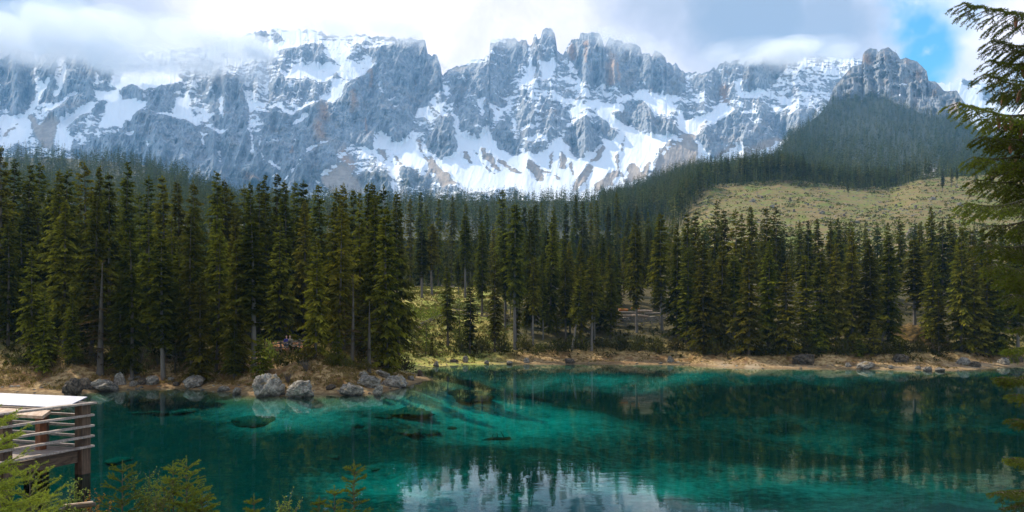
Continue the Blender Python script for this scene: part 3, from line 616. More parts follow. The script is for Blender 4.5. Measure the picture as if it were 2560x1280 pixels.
# ------------------------------------------------------------------ spruces
def kites(p, d, ln, wd, r, sag=0.):
    """kite shaped sprays: p,d (n,3); ln,wd (n,) -> verts (4n,3)"""
    n = len(p); up = r.normal(size=(n, 3)) * .55 + np.array([0, 0, 1.])
    w = np.cross(d, up); w /= np.linalg.norm(w, axis=1, keepdims=True) + 1e-9
    m_ = p + d * (ln * .45)[:, None]; q = p + d * ln[:, None]
    m_ = m_ + np.array([0, 0, 1]) * (ln * .06)[:, None]; q = q - np.array([0, 0, 1]) * (ln * sag)[:, None]
    return np.stack([p, m_ + w * wd[:, None] / 2, q, m_ - w * wd[:, None] / 2], 1).reshape(-1, 3)
def kfaces(n):
    i = np.arange(n)[:, None] * 4; return (i + np.array([0, 1, 2, 3])).astype(np.int32)
def spruce_arrays(seed, H, Rm, z0, whorls, nb, nk, shape=.8, droop=.45, sparse=0., kl=.34, kw=.4, foot=.72):
    r = np.random.default_rng(seed)
    zz = z0 + (H * .985 - z0) * (np.linspace(0, 1, whorls)**.92); zz = zz + r.normal(size=whorls) * (H / whorls) * .3
    z = np.repeat(zz, nb); n = len(z); az = r.uniform(0, 2 * np.pi, n); z = z + r.normal(size=n) * H / whorls * .35
    tt = np.clip((z - z0) / (H - z0), 0, 1)
    L = Rm * np.clip((1 - tt), .02, 1)**shape * r.uniform(.5, 1.12, n) * (foot + (1 - foot) * sstep(0, .3, tt)) + .12
    lump = 1 + .28 * np.sin(az * 2 + z * .9 + seed) * np.sin(z * .55 + seed * 2); L *= lump
    keep = r.random(n) > sparse; z, az, tt, L = z[keep], az[keep], tt[keep], L[keep]; n = len(z)
    a0 = .55 * tt**2.2 - .12 + r.normal(size=n) * .08
    dh = np.stack([np.cos(az), np.sin(az), np.zeros(n)], 1); pe = np.stack([-np.sin(az), np.cos(az), np.zeros(n)], 1)
    V = []; T = []; dr = droop * (1 - .8 * tt)
    btone = np.clip(r.normal(.42, .2, n), 0, 1)
    for k in range(nk):
        s = (k + r.uniform(.35, .9, n)) / nk
        p = dh * (L * s)[:, None]; p[:, 2] = z + L * (a0 * s - dr * s**2 + .22 * dr * s**4)
        for sg in (-1, 1):
            q = dh * r.uniform(.5, .9, n)[:, None] + pe * (sg * r.uniform(.35, .85, n))[:, None]; q[:, 2] = -.28 - .35 * r.random(n) + .3 * tt
            q /= np.linalg.norm(q, axis=1, keepdims=True)
            ln = (L * kl * (1.1 - .45 * s) + .16) * r.uniform(.7, 1.25, n)
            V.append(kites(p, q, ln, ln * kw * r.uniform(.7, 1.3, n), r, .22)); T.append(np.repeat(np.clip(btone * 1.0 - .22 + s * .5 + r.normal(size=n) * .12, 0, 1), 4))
    p = dh * (L * .72)[:, None]; p[:, 2] = z + L * (a0 * .72 - dr * .5)
    q = dh.copy(); q[:, 2] = a0 - dr * .8; q /= np.linalg.norm(q, axis=1, keepdims=True)
    V.append(kites(p, q, L * .34 + .15, L * .10 + .07, r)); T.append(np.repeat(np.clip(btone + .25, 0, 1), 4))
    # leader shoot
    k = 10; p = np.zeros((k, 3)); p[:, 2] = H * (.955 + .004 * np.arange(k)); a = r.uniform(0, 6.28, k)
    q = np.stack([np.cos(a) * .4, np.sin(a) * .4, np.full(k, .9)], 1); V.append(kites(p, q, np.full(k, H * .022 + .12), np.full(k, .09), r)); T.append(np.full(4 * k, .5))
    v = np.concatenate(V); tn = np.concatenate(T)
    return v, kfaces(len(v) // 4), tn
def trunk_mesh(name, H, r0, seed, bare=0.):
    mb = MB(); rr = random.Random(seed); bx, by = rr.uniform(-.01, .01) * H, rr.uniform(-.01, .01) * H
    zs = (-.6, 0, .04, .2, .45, .7, .9, .985)
    mb.tube([(bx * math.sin(k * 3), by * math.sin(k * 3.), k * H if k > 0 else k) for k in zs], [r0 * 1.35, r0 * 1.2, r0, r0 * .86, r0 * .66, r0 * .42, r0 * .16, .015], 7)
    nst = int(26 * bare)
    for i in range(nst):   # dead stubs on the bare part
        a = rr.uniform(0, 6.28); z = H * rr.uniform(.08, max(.1, bare)); l = rr.uniform(.4, 1.5)
        mb.tube([(0, 0, z), (math.cos(a) * l * .6, math.sin(a) * l * .6, z + .02), (math.cos(a) * l, math.sin(a) * l, z - .2 * l)], [.03, .022, .008], 3, False)
    me = bpy.data.meshes.new(name); me.from_pydata(mb.v, [], mb.f); me.update(); me.polygons.foreach_set('use_smooth', [True] * len(me.polygons)); return me
HREF = 20.
VAR = {}
def variant(key, seed, Rm, z0, whorls, nb, nk, matn='spruce', bare=0., bark='bark', r0=.2, H=HREF, **kw):
    v, f, tn = spruce_arrays(seed, H, Rm, z0, whorls, nb, nk, **kw)
    me = mesh_np('spruce_crown_' + key, v, f, {'tone': tn}); me.materials.append(M[matn])
    tm = trunk_mesh('spruce_trunk_' + key, H, r0, seed, bare); tm.materials.append(M[bark]); VAR[key] = (me, tm, Rm, H)
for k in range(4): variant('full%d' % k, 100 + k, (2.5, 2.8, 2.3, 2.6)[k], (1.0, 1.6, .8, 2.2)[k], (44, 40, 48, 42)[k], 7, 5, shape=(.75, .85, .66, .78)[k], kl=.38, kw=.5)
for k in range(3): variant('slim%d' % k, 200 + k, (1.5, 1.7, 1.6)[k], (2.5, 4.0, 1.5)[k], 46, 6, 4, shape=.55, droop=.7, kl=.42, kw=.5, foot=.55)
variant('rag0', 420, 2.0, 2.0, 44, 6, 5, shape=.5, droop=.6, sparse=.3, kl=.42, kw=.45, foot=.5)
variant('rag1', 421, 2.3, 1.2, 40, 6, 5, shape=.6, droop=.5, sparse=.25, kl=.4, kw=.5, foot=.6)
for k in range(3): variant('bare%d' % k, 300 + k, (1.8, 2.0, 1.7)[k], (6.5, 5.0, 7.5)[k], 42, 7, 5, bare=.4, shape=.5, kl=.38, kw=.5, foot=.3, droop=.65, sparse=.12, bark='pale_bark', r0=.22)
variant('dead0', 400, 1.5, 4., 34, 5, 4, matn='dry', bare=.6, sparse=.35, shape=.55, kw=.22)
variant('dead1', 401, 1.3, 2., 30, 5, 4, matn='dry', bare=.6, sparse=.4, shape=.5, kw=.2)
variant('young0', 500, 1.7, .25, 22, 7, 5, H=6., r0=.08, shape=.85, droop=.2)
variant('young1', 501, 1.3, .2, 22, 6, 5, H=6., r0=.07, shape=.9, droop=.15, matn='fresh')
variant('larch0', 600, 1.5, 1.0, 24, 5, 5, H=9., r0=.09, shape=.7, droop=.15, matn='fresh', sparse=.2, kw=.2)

NT_ = [0]
def tree(px, D, z_top, var, label, group, width=None, rz=None, lean=None, zs=None):
    x, y = W(px, D); z = gz(x, y); cm, tm, Rm, Hr = VAR[var]
    H = (z_top - z) if z_top is not None else zs
    sz = H / Hr; sx = sz**.75 * random.uniform(.9, 1.12) if width is None else width / (2 * Rm)
    o = empty('spruce_tree', (x, y, z), label, 'tree', group, random.uniform(0, 6.28) if rz is None else rz); o.scale = (sx, sx, sz)
    o.rotation_euler = (random.gauss(0, .012), lean or random.gauss(0, .012), o.rotation_euler.z)
    link('crown', cm, None, o); link('trunk', tm, None, o); NT_[0] += 1
    TREES.append((x, y)); return o
TREES = []
def ptop(px, py, D): return CH + (HY - py) / F * D
ORD = 'first second third fourth fifth sixth seventh eighth ninth tenth eleventh twelfth thirteenth fourteenth fifteenth sixteenth seventeenth eighteenth nineteenth twentieth twenty-first twenty-second twenty-third twenty-fourth twenty-fifth twenty-sixth twenty-seventh twenty-eighth twenty-ninth thirtieth thirty-first thirty-second thirty-third thirty-fourth thirty-fifth thirty-sixth thirty-seventh thirty-eighth thirty-ninth fortieth'.split()
FULL = ('full0', 'full1', 'full2', 'full3', 'rag0', 'rag1'); SLIM = ('slim0', 'slim1', 'slim2'); BARE = ('bare0', 'bare1', 'bare2')
def row(lst, D0, D1, text, group, kinds, w=None):
    lst = sorted(lst)
    for i, (px, py) in enumerate(lst):
        D = random.uniform(D0, D1); k = random.choice(kinds)
        tree(px, D, ptop(px, py, D), k, text % ORD[i], group, w)
# skyline of the shaded forest on the near left bank
row([(5,370),(35,402),(68,416),(94,411),(139,424),(162,427),(209,408),(240,415),(273,433),(314,406),(363,437),(408,443),(447,454),(488,452)], 80, 98,
    'dark spruce breaking the left forest skyline, %s tip from the left', 'tall spruces along the dark left skyline', FULL)
row([(541,434),(558,450),(576,472),(612,462),(627,458),(648,455),(670,444),(695,438),(713,453),(730,453),(760,454),(797,467),(838,470),(862,460),(885,475),(916,459),(932,457),(948,478),(967,466),(998,482)], 92, 108,
    'slender skyline spruce under the blue cliff, %s from the left', 'slender spruces under the blue cliff', FULL + SLIM)
# front rank on the left bank
row([(80,619),(160,503),(227,492),(414,619),(451,601),(480,529),(540,582),(789,595),(844,517),(20,560),(330,560),(372,525),(590,600)], 67.5, 74,
    'shaded spruce in the front rank above the boulders, %s from the left', 'shaded front rank on the left bank', FULL)
row([(110,730),(584,790),(500,700),(300,690),(180,740)], 66.5, 68.5, 'small spruce at the left shore before dark trunks, %s from the left', 'small spruces at the left shore', FULL)
tree(250, 67, ptop(250, 652, 67), 'dead1', 'thin half-dead spruce with bare twigs, standing above the boulders by the pale bush', None, 4.)
tree(635, 69, ptop(635, 556, 69), 'bare0', 'tall spruce with a pale bare lower trunk just left of the wooden rail fence', None, 4.6)
tree(408, 69, ptop(408, 600, 69), 'bare1', 'spruce with a thin bare grey trunk between the two pale bushes', None, 4.2)
tree(880, 69, ptop(880, 685, 69), 'dead0', 'brownish spruce with bare lower stem in front of the promontory trees', None, 3.2)
tree(922, 69.5, ptop(922, 748, 69.5), 'dead1', 'short dead spruce with grey bristling twigs on the promontory', None, 2.8)
tree(968, 74, ptop(968, 520, 74), 'full2', 'broad very dark spruce closing the promontory beside the sunny glade', None, 4.8)
tree(935, 78, ptop(935, 500, 78), 'full0', 'dark spruce just behind the broad promontory spruce', None, 4.6)
tree(905, 80, ptop(905, 482, 80), 'full1', 'tall dark spruce behind the brownish promontory spruce', None, 4.4)
tree(842, 66.5, ptop(842, 820, 66.5), 'young0', 'young reddish-green spruce alone on the grassy promontory bank', None, 1.5)
tree(700, 84, ptop(700, 545, 84), 'full1', 'tall dark spruce rising right behind the two seated people', None, 4.8)
tree(652, 66, ptop(652, 838, 66), 'young0', 'dense little spruce below the rail fence and the two people', None, 2.4)
# trees across the water, centre
row([(1024,496),(1051,484),(1068,515),(1096,500),(1129,492),(1170,509),(1201,517),(1219,513),(1272,521),(1287,512),(1311,517),(1334,513),(1354,509),(1385,520),(1416,509)], 200, 275,
    'olive spruce in the stand behind the glade, %s from the left', 'spruces behind the sunny glade', SLIM + BARE + ('full0',))
row([(1440,486),(1457,503),(1478,508),(1494,501),(1520,515),(1545,484),(1570,520),(1595,515),(1620,530)], 215, 285,
    'spruce in the middle stand below the far wooded slope, %s from the left', 'spruces of the middle stand', SLIM + ('full0', 'full3'))
tree(1252, 172, ptop(1252, 476, 172), 'slim0', 'tallest lone olive spruce rising above the middle of the far shore', None, 4.2)
def based(px, pb, py, var, label, group=None, width=None, lean=None):
    D = baseDs(px, pb); return tree(px, D, ptop(px, py, D), var, label, group, width, lean=lean)
based(1055, 745, 575, 'bare0', 'spruce with a long pale trunk at the upper edge of the sunny glade', None, 4.5)
based(1000, 742, 560, 'bare1', 'thin-trunked spruce at the top left corner of the sunny glade', None, 4.)
based(1080, 738, 560, 'bare2', 'pale-stemmed spruce standing between the glade and the dark stand', None, 4.)
based(1163, 745, 540, 'bare2', 'spruce with a pale straight stem behind the larches of the glade', None, 4.2)
based(1205, 790, 560, 'slim1', 'slim spruce on the slope right of the glade, shaggy to the ground', None, 3.6)
based(1120, 866, 670, 'slim1', 'slender spruce with its skirt down to the shore beside the glade', None, 3.2)
based(1150, 868, 725, 'larch0', 'light green larch sapling by the slender shore spruce', None, 2.6)
based(1174, 886, 708, 'slim2', 'spruce with a short bare foot close to the far beach', None, 3.2)
based(1237, 880, 634, 'slim0', 'tall narrow column-like spruce at the far shore, fuzzy to its foot', None, 3.2)
based(1287, 874, 512, 'bare0', 'tall spruce with a long straight grey trunk standing on the far bank', None, 5.0)
based(1065, 886, 775, 'larch0', 'lone larch sapling on the yellow slope of the glade', None, 2.4)
based(1079, 890, 845, 'young0', 'tiny spruce at the foot of the lone larch sapling', None, 1.3)
based(1012, 870, 800, 'larch0', 'pale larch sapling beside the dark promontory spruce', None, 1.8)
based(1330, 840, 520, 'full3', 'dark spruce right of the long grey trunk', None, 4.6)
based(1375, 830, 530, 'full0', 'dark shaggy spruce in the middle of the far bank', None, 4.8)
based(1415, 855, 640, 'slim1', 'spruce with feathery boughs left of the leaning stem', None, 3.6)
based(1430, 876, 690, 'bare2', 'leaning spruce stem tilting to the right on the far bank', None, 3.2, lean=.13)
based(1479, 878, 640, 'bare0', 'spruce with a bright straight stem in front of the log pile path', None, 3.8)
based(1500, 830, 700, 'full1', 'sunlit yellow-green spruce behind the bright straight stem', None, 4.)
based(1526, 850, 673, 'slim2', 'slim spruce with dark stem left of the log pile', None, 3.)
based(1592, 832, 560, 'bare1', 'sunlit spruce with the cut logs at its foot', None, 4.6)
based(1655, 826, 537, 'bare1', 'large spruce standing just right of the log pile fence', None, 5.)
based(1690, 850, 560, 'full1', 'big dark spruce right of the log pile fence, branches to the ground', None, 5.)
# right of the far shore
row([(1716,533),(1737,529),(1782,501),(1815,525),(1839,521),(1856,535),(1880,515),(1917,517),(1938,517)], 132, 160,
    'tall spruce of the back rank under the clear-cut hill, %s from the left', 'back rank under the clear-cut hill', FULL + ('slim0',))
row([(2001,552),(2020,552),(2044,546),(2075,556),(2098,545),(2128,552),(2165,568),(2218,556),(2249,543)], 135, 165,
    'spruce of the low back rank below the bare hill, %s from the left', 'low back rank below the bare hill', FULL)
row([(2305,556),(2329,517),(2356,546),(2376,537),(2403,537),(2430,575),(2456,587),(2500,600),(2540,580)], 122, 145,
    'spruce in the clump nearest the overhanging boughs, %s from the left', 'clump beside the overhanging boughs', FULL)
for px, pb, py, var, lab, w_ in (
    (1760, 885, 590, 'full0', 'full spruce with a heavy skirt at the left end of the right shore', 5.4), (1800, 875, 600, 'full2', 'dark spruce behind the small bright shore spruce', 4.8),
    (1835, 865, 640, 'bare2', 'spruce with a visible grey stem between two full ones', 4.4), (1872, 888, 623, 'full1', 'large triangular spruce sweeping down to the pale beach', 6.), (1919, 880, 603, 'full3', 'tall spruce right behind the large triangular one', 5.2),
    (1966, 887, 654, 'full0', 'grey-green spruce with shelf-like boughs above the dark ledge', 5.2), (2010, 880, 640, 'slim0', 'slim dark spruce over the dark rock ledge', 4.), (2048, 878, 630, 'full2', 'broad spruce behind the mossy mound, left one', 5.2),
    (2090, 872, 610, 'full1', 'spruce with bright yellow-green boughs left of the mossy mound', 5.), (2130, 868, 584, 'full0', 'tall golden-green spruce over the dead white twigs', 5.2), (2175, 865, 600, 'full3', 'very dark spruce over the middle of the mossy mound', 5.),
    (2220, 862, 590, 'full2', 'dark spruce leaning over the mossy mound', 5.), (2288, 848, 600, 'bare0', 'spruce with a thick bare trunk rising from the mossy mound', 5.), (2330, 868, 640, 'full3', 'dark dense spruce right of the mossy mound', 4.6),
    (2348, 888, 720, 'slim1', 'thin grey spruce with short twigs at the right beach', 2.8), (2403, 880, 572, 'full1', 'tall shaggy spruce by the right inlet', 5.2), (2440, 884, 620, 'full0', 'sunlit spruce at the right inlet, brushing the boulders', 5.), (2466, 888, 634, 'slim2', 'slender lit spruce right beside the inlet boulders', 4.),
    (2500, 890, 640, 'full2', 'dark spruce half behind the overhanging boughs', 5.2), (2545, 890, 600, 'bare1', 'spruce with a thin stem at the edge of the frame', 4.6),
    (1716, 860, 620, 'slim2', 'slim shadowed spruce behind the right fence end', 4.), (1745, 850, 580, 'full3', 'spruce with two pale dead stems beside it', 4.6),
    (1778, 884, 826, 'young1', 'small bright green spruce standing alone on the right beach', 2.4), (2040, 885, 790, 'young0', 'bushy young spruce at the foot of the broad spruce', 3.4), (2184, 886, 802, 'young0', 'young spruce on the left flank of the mossy mound', 3.), (2150, 892, 835, 'young0', 'low young spruce on the bank between rocks', 2.2), (2250, 893, 840, 'young0', 'yellowish young spruce in front of the mossy mound', 2.)):
    based(px, pb, py, var, lab, None, w_)

# unlisted trees of the same stands fill the depth of the forest
def thin(px, D, dmin):
    x, y = W(px, D)
    return all((x - a)**2 + (y - b)**2 > dmin * dmin for a, b in TREES[-4000:])
def hidden_ok(px, D):
    if clearing(np.array([px]), np.array([D]))[0]: return False
    if 985 < px < 1135 and D < 172: return False
    if 1135 <= px < 1260 and D < 150: return False
    if 1530 < px < 1680 and D < 142: return False
    if 655 < px < 775 and D < 86: return False
    if 760 < px < 990 and D > 104: return False
    return True
FILL = [(1525, 1700, 143, 190, 16, 'full', 'spruce standing in the row behind the cut logs', 'spruces behind the cut logs'), (1262, 1530, 119, 150, 28, 'slim', 'spruce half hidden among the trunks of the middle far bank', 'other spruces of the middle far bank'), (-260, 1000, 74, 122, 60, 'full', 'dark spruce half hidden deep inside the left forest', 'other spruces of the dark left forest'),
        (1140, 1700, 150, 290, 44, 'slim', 'spruce half hidden inside the middle forest across the lake', 'other spruces of the middle forest'),
        (1690, 2800, 118, 200, 68, 'full', 'spruce half hidden inside the right forest across the lake', 'other spruces of the right forest')]
for a, b, d0, d1, cnt, kind, lab, grp in FILL:
    k = 0; tries = 0
    while k < cnt and tries < 4000:
        tries += 1; px = random.uniform(a, b); D = random.uniform(d0, d1)
        if not hidden_ok(px, D) or not thin(px, D, 2.6): continue
        x, y = W(px, D)
        if float(shore_s(np.array([x]), np.array([y]))[0]) < 7.5: continue
        lim = 455 + .06 * max(px, 0) if px < 1000 else (560 if px < 1700 else 580)
        zt = ptop(px, lim + random.uniform(0, 130), D)
        zt = min(max(zt, gz(x, y) + 9), gz(x, y) + 29); zt = zt if random.random() > .12 else gz(x, y) + random.uniform(5, 10)
        v_ = random.choice(FULL if kind == 'full' else SLIM + BARE + ('full0', 'full3')); tree(px, D, zt, v_, lab, grp); k += 1
print('individual trees', NT_[0])

def forest(name, pts, srcs, mat_, seed, label=None):
    """pts (n,4): x,y,z,height; srcs: list of (verts, faces, tone, refheight); one object of many instanced trees"""
    r = np.random.default_rng(seed); n = len(pts)
    me = bpy.data.meshes.new(name); me.vertices.add(n); me.vertices.foreach_set('co', np.asarray(pts[:, :3], np.float32).ravel())
    sz = pts[:, 3] / HREF; sx = sz * r.uniform(.85, 1.25, n)
    for a, typ, d in (('sx', 'FLOAT', sx), ('sz', 'FLOAT', sz), ('rot', 'FLOAT', r.uniform(0, 6.28, n)), ('pick', 'INT', r.integers(0, len(srcs), n))):
        at = me.attributes.new(a, typ, 'POINT'); at.data.foreach_set('value', np.asarray(d, np.float32 if typ == 'FLOAT' else np.int32))
    me.update(); o = link(name, me); o['kind'] = 'stuff'
    if label: o['label'] = label
    ng = bpy.data.node_groups.new(name, 'GeometryNodeTree'); ng.interface.new_socket('Geometry', in_out='INPUT', socket_type='NodeSocketGeometry'); ng.interface.new_socket('Geometry', in_out='OUTPUT', socket_type='NodeSocketGeometry')
    N = ng.nodes.new; L = ng.links.new; gi = N('NodeGroupInput'); go = N('NodeGroupOutput'); jo = N('GeometryNodeJoinGeometry'); ip = N('GeometryNodeInstanceOnPoints')
    for k, (v, f, tn, Hr) in enumerate(srcs):
        sm = mesh_np('tree_shape', v, f, {'tone': np.clip(tn, 0, 2)}); sm.materials.append(mat_); so_ = bpy.data.objects.new('tree_shape', sm)
        oi = N('GeometryNodeObjectInfo'); oi.inputs['Object'].default_value = so_; oi.inputs['As Instance'].default_value = True; L(oi.outputs['Geometry'], jo.inputs[0])
    def na(nm, typ):
        q = N('GeometryNodeInputNamedAttribute'); q.data_type = typ; q.inputs[0].default_value = nm; return q.outputs['Attribute']
    rt = N('ShaderNodeCombineXYZ'); L(na('rot', 'FLOAT'), rt.inputs[2]); sc = N('ShaderNodeCombineXYZ'); a = na('sx', 'FLOAT'); L(a, sc.inputs[0]); L(a, sc.inputs[1]); L(na('sz', 'FLOAT'), sc.inputs[2])
    L(gi.outputs[0], ip.inputs['Points']); L(jo.outputs[0], ip.inputs['Instance']); ip.inputs['Pick Instance'].default_value = True; L(na('pick', 'INT'), ip.inputs['Instance Index']); L(rt.outputs[0], ip.inputs['Rotation']); L(sc.outputs[0], ip.inputs['Scale'])
    L(ip.outputs[0], go.inputs[0]); md = o.modifiers.new('trees', 'NODES'); md.node_group = ng
    return o
def low(seed, whorls, nb, nk, z0, Rm, bare=False):
    v, f, tn = spruce_arrays(seed, HREF, Rm, z0, whorls, nb, nk, shape=.65, kl=.55, kw=.75, droop=.5)
    # trunk as a slim three sided post of quads
    a = np.array([0, 2.09, 4.19]); r0 = .24 if bare else .18
    b = np.stack([np.cos(a) * r0, np.sin(a) * r0, a * 0 - 1.], 1); t_ = np.stack([np.cos(a) * .05, np.sin(a) * .05, a * 0 + HREF * .9], 1)
    n0 = len(v); v = np.concatenate([v, b, t_]); f = np.concatenate([f, np.array([[n0, n0 + 1, n0 + 4, n0 + 3], [n0 + 1, n0 + 2, n0 + 5, n0 + 4], [n0 + 2, n0, n0 + 3, n0 + 5]])])
    tn = np.concatenate([tn, np.full(6, 1.6 if bare else .5)]); return v, f, tn, HREF
# forest behind the numbered trees, up to the foot of the hills
MIDS = [low(700 + k, 22, 5, 2, (1., 3., 7.)[k], (2.3, 2.1, 2.0)[k], k == 2) for k in range(3)]
LOWS = [low(720 + k, 9, 4, 1, (1., 2., 6.5, 9.)[k], (3.4, 3.1, 2.9, 2.7)[k], k > 1) for k in range(4)]
def scatter_mid(n, seed):
    r = np.random.default_rng(seed); px = r.uniform(-500, 3000, n * 3); D = np.sqrt(r.uniform(118**2, 610**2, n * 3))
    ok = ~clearing(px, D) & ((px < 985) | (px > 1600) | (D > 215)) & ((px < 700) | (px > 985) | (D > 185)) & ((px < 1600) | (D > 190))
    # keep the crown line of the photo open
    px, D = px[ok][:n], D[ok][:n]; x = (px - 1280) / F * D; z = ground_z(x, D); h = r.uniform(14, 25, len(px))
    lim = np.interp(px, [-400, 0, 500, 1000, 1150, 1450, 1650, 1700, 3000], [395, 410, 455, 500, 535, 520, 530, 548, 562])
    cap = CH + (HY - lim) / F * D - z; right = (px > 1640) & (D < 300)
    h = np.where(D < 330, np.minimum(h, cap), h); ok = h > 7
    return np.stack([x, D, z - .3, h], 1)[ok], px[ok], D[ok]
pts, px_, D_ = scatter_mid(3400, 11)
forest('near_forest', pts[D_ < 330], MIDS, M['far_spruce'], 5, 'dense spruce forest filling the ground behind the shore trees')
def scatter_hill(n, seed):
    r = np.random.default_rng(seed); px = np.concatenate([r.uniform(-500, 700, n // 4), r.uniform(500, 3000, n // 4), r.uniform(1500, 2620, n - 2 * (n // 4))]); v = r.random(n)**.75
    x, D, z, rk, cut = hill_at(px, v)
    ok = (r.random(n) > np.where(rk > .6, .94, rk * 1.1)) & (cut < .45) & (D > 540)
    # even ground density: far rows cover more ground
    h = r.uniform(18, 33, n) * np.where(rk > .3, .5, 1)
    return np.stack([x, D, z - .5, h], 1)[ok]
pts2 = np.concatenate([pts[D_ >= 330], scatter_hill(18000, 12)])
forest('hill_forest', pts2, LOWS, M['far_spruce'], 6, 'hazy blue-green forest covering the hills below the cliffs')
# small trees high on the foot of the range
def scatter_range(n):
    r = np.random.default_rng(5); px = np.concatenate([r.normal(380, 90, n), r.uniform(1040, 1420, n)]); py = np.concatenate([np.interp(px[:n], [250, 330, 480], [400, 330, 320]) + r.random(n) * 80, 440 + r.random(n) * 45 + (px[n:] < 1200) * 8])
    D = 2250 + (py < 430) * 250 - 20; return np.stack([(px - 1280) / F * D, D, CH + (HY - py) / F * D, r.uniform(10, 17, 2 * n)], 1)
print('forest pts', len(pts), len(pts2))
# trees standing along the crest of the cleared hill
for i, (px, py, v_, lab) in enumerate(((2356, 428, 'bare1', 'spruce on the crest of the bare hill at the end of the treeless gap'), (2379, 421, 'bare0', 'tall spruce with bare foot on the crest of the bare hill'), (2392, 420, 'bare2', 'spruce close beside the tall one on the hill crest'),
        (2440, 425, 'slim1', 'isolated spruce on the hill crest behind the overhanging boughs'), (2180, 470, 'dead0', 'reddish dying spruce on the crest of the bare hill'), (2120, 462, 'bare2', 'lone bare-stemmed spruce in the dip of the hill crest'))):
    D = random.uniform(500, 520); x, y = W(px, D); z = gz(x, y)
    tree(px, D, ptop(px, py, D), v_, lab, None)
r = np.random.default_rng(77)
px = np.concatenate([r.uniform(1690, 1850, 50), r.uniform(1840, 2010, 110), r.uniform(2010, 2240, 120), r.uniform(2240, 2330, 30), r.uniform(2400, 2800, 60)])
D = np.where(px < 1850, np.interp(px, [1690, 1760, 1850], [410, 520, 600]), 560) + r.uniform(0, 50, len(px))
x = (px - 1280) / F * D; z = np.maximum(ground_z(x, D), 0); hh = np.where(px < 2010, r.uniform(19, 27, len(px)), r.uniform(12, 21, len(px)))
CREST = [low(740 + k, 14, 5, 2, (10., 8., 11., 3.)[k], (2.0, 1.9, 1.7, 2.2)[k], k < 3) for k in range(4)]
forest('crest_forest', np.stack([x, D, z - .5, hh], 1), CREST, M['far_spruce'], 9, 'line of bare-trunked spruces along the crest of the cleared hill')

# ------------------------------------------------------------------ boulders
def rock_mesh(name, seed, sub=5, rough=.34):
    bm = bmesh.new(); bmesh.ops.create_icosphere(bm, subdivisions=sub, radius=1.)
    v = np.array([q.co[:] for q in bm.verts]); me = bpy.data.meshes.new(name); bm.to_mesh(me); bm.free()
    # flattened by random cutting planes so that facets and edges appear
    r = np.random.default_rng(seed)
    for _ in range(9):
        n = r.normal(size=3); n /= np.linalg.norm(n); h = r.uniform(.55, .85); d = v @ n - h; v -= np.outer(np.maximum(d, 0) * .85, n)
    k = 1 + rough * (fbm(v[:, 0] * 1.6 + v[:, 2] * .9 + seed, v[:, 1] * 1.6 + v[:, 2] * .6, 4, seed)) * .8 + .34 * ridged(v[:, 0] * 2.4 + seed, v[:, 1] * 2.4 + v[:, 2] * 2.6, 4, seed + 3) * .5
    k += .10 * ridged(v[:, 0] * 5.5 + v[:, 2] * 3 + seed, v[:, 1] * 5.5 - v[:, 2] * 4, 4, seed + 9) + .05 * fbm(v[:, 0] * 13, v[:, 1] * 13 + v[:, 2] * 11, 3, seed + 5)
    v = v * k[:, None]; me.vertices.foreach_set('co', v.astype(np.float32).ravel()); me.update()
    me.polygons.foreach_set('use_smooth', [True] * len(me.polygons)); me.materials.append(M['rock']); return me
RK = [rock_mesh('boulder_%d' % k, 40 + k) for k in range(7)]
RKL = [rock_mesh('stone_%d' % k, 60 + k, 3) for k in range(4)]
m, t = mat('dark_rock'); n = t.noise(objc(t), 2.4, 8., .7); princ(t, t.mix(t.mr(n, .35, .7), (.018, .015, .012), (.17, .13, .09)), .95, n, .9, .18); M['dark_rock'] = m
def boulder(x0, x1, y0, y1, label, k=None, group=None, name='boulder', rz=None, D=None, mesh=None):
    px = (x0 + x1) / 2; D = baseD(px, y1, 50, 640) if D is None else D
    D = min(D, F * CH / (y1 - HY)) if y1 > 905 else D
    w = (x1 - x0) / F * D; h = (y1 - y0) / F * D; x, y = W(px, D + w * .3); z = gz(x, y)
    zb = CH - (y1 - HY) / F * D; zt = CH - (y0 - HY) / F * D
    k = random.randrange(7) if k is None else k
    o = link(name, mesh or RK[k], None, None, (x, y, (zb + zt) / 2 - h * .18)); o.scale = (w * .54, w * .5, h * .72); o.rotation_euler = (random.uniform(-.15, .15), random.uniform(-.15, .15), random.uniform(0, 6.3) if rz is None else rz)
    if any(k_ in label for k_ in ('dark', 'black', 'brown')): o.material_slots[0].link = 'OBJECT'; o.material_slots[0].material = M['dark_rock']
    return tag(o, label, 'boulder' if name == 'boulder' else 'stone', group)
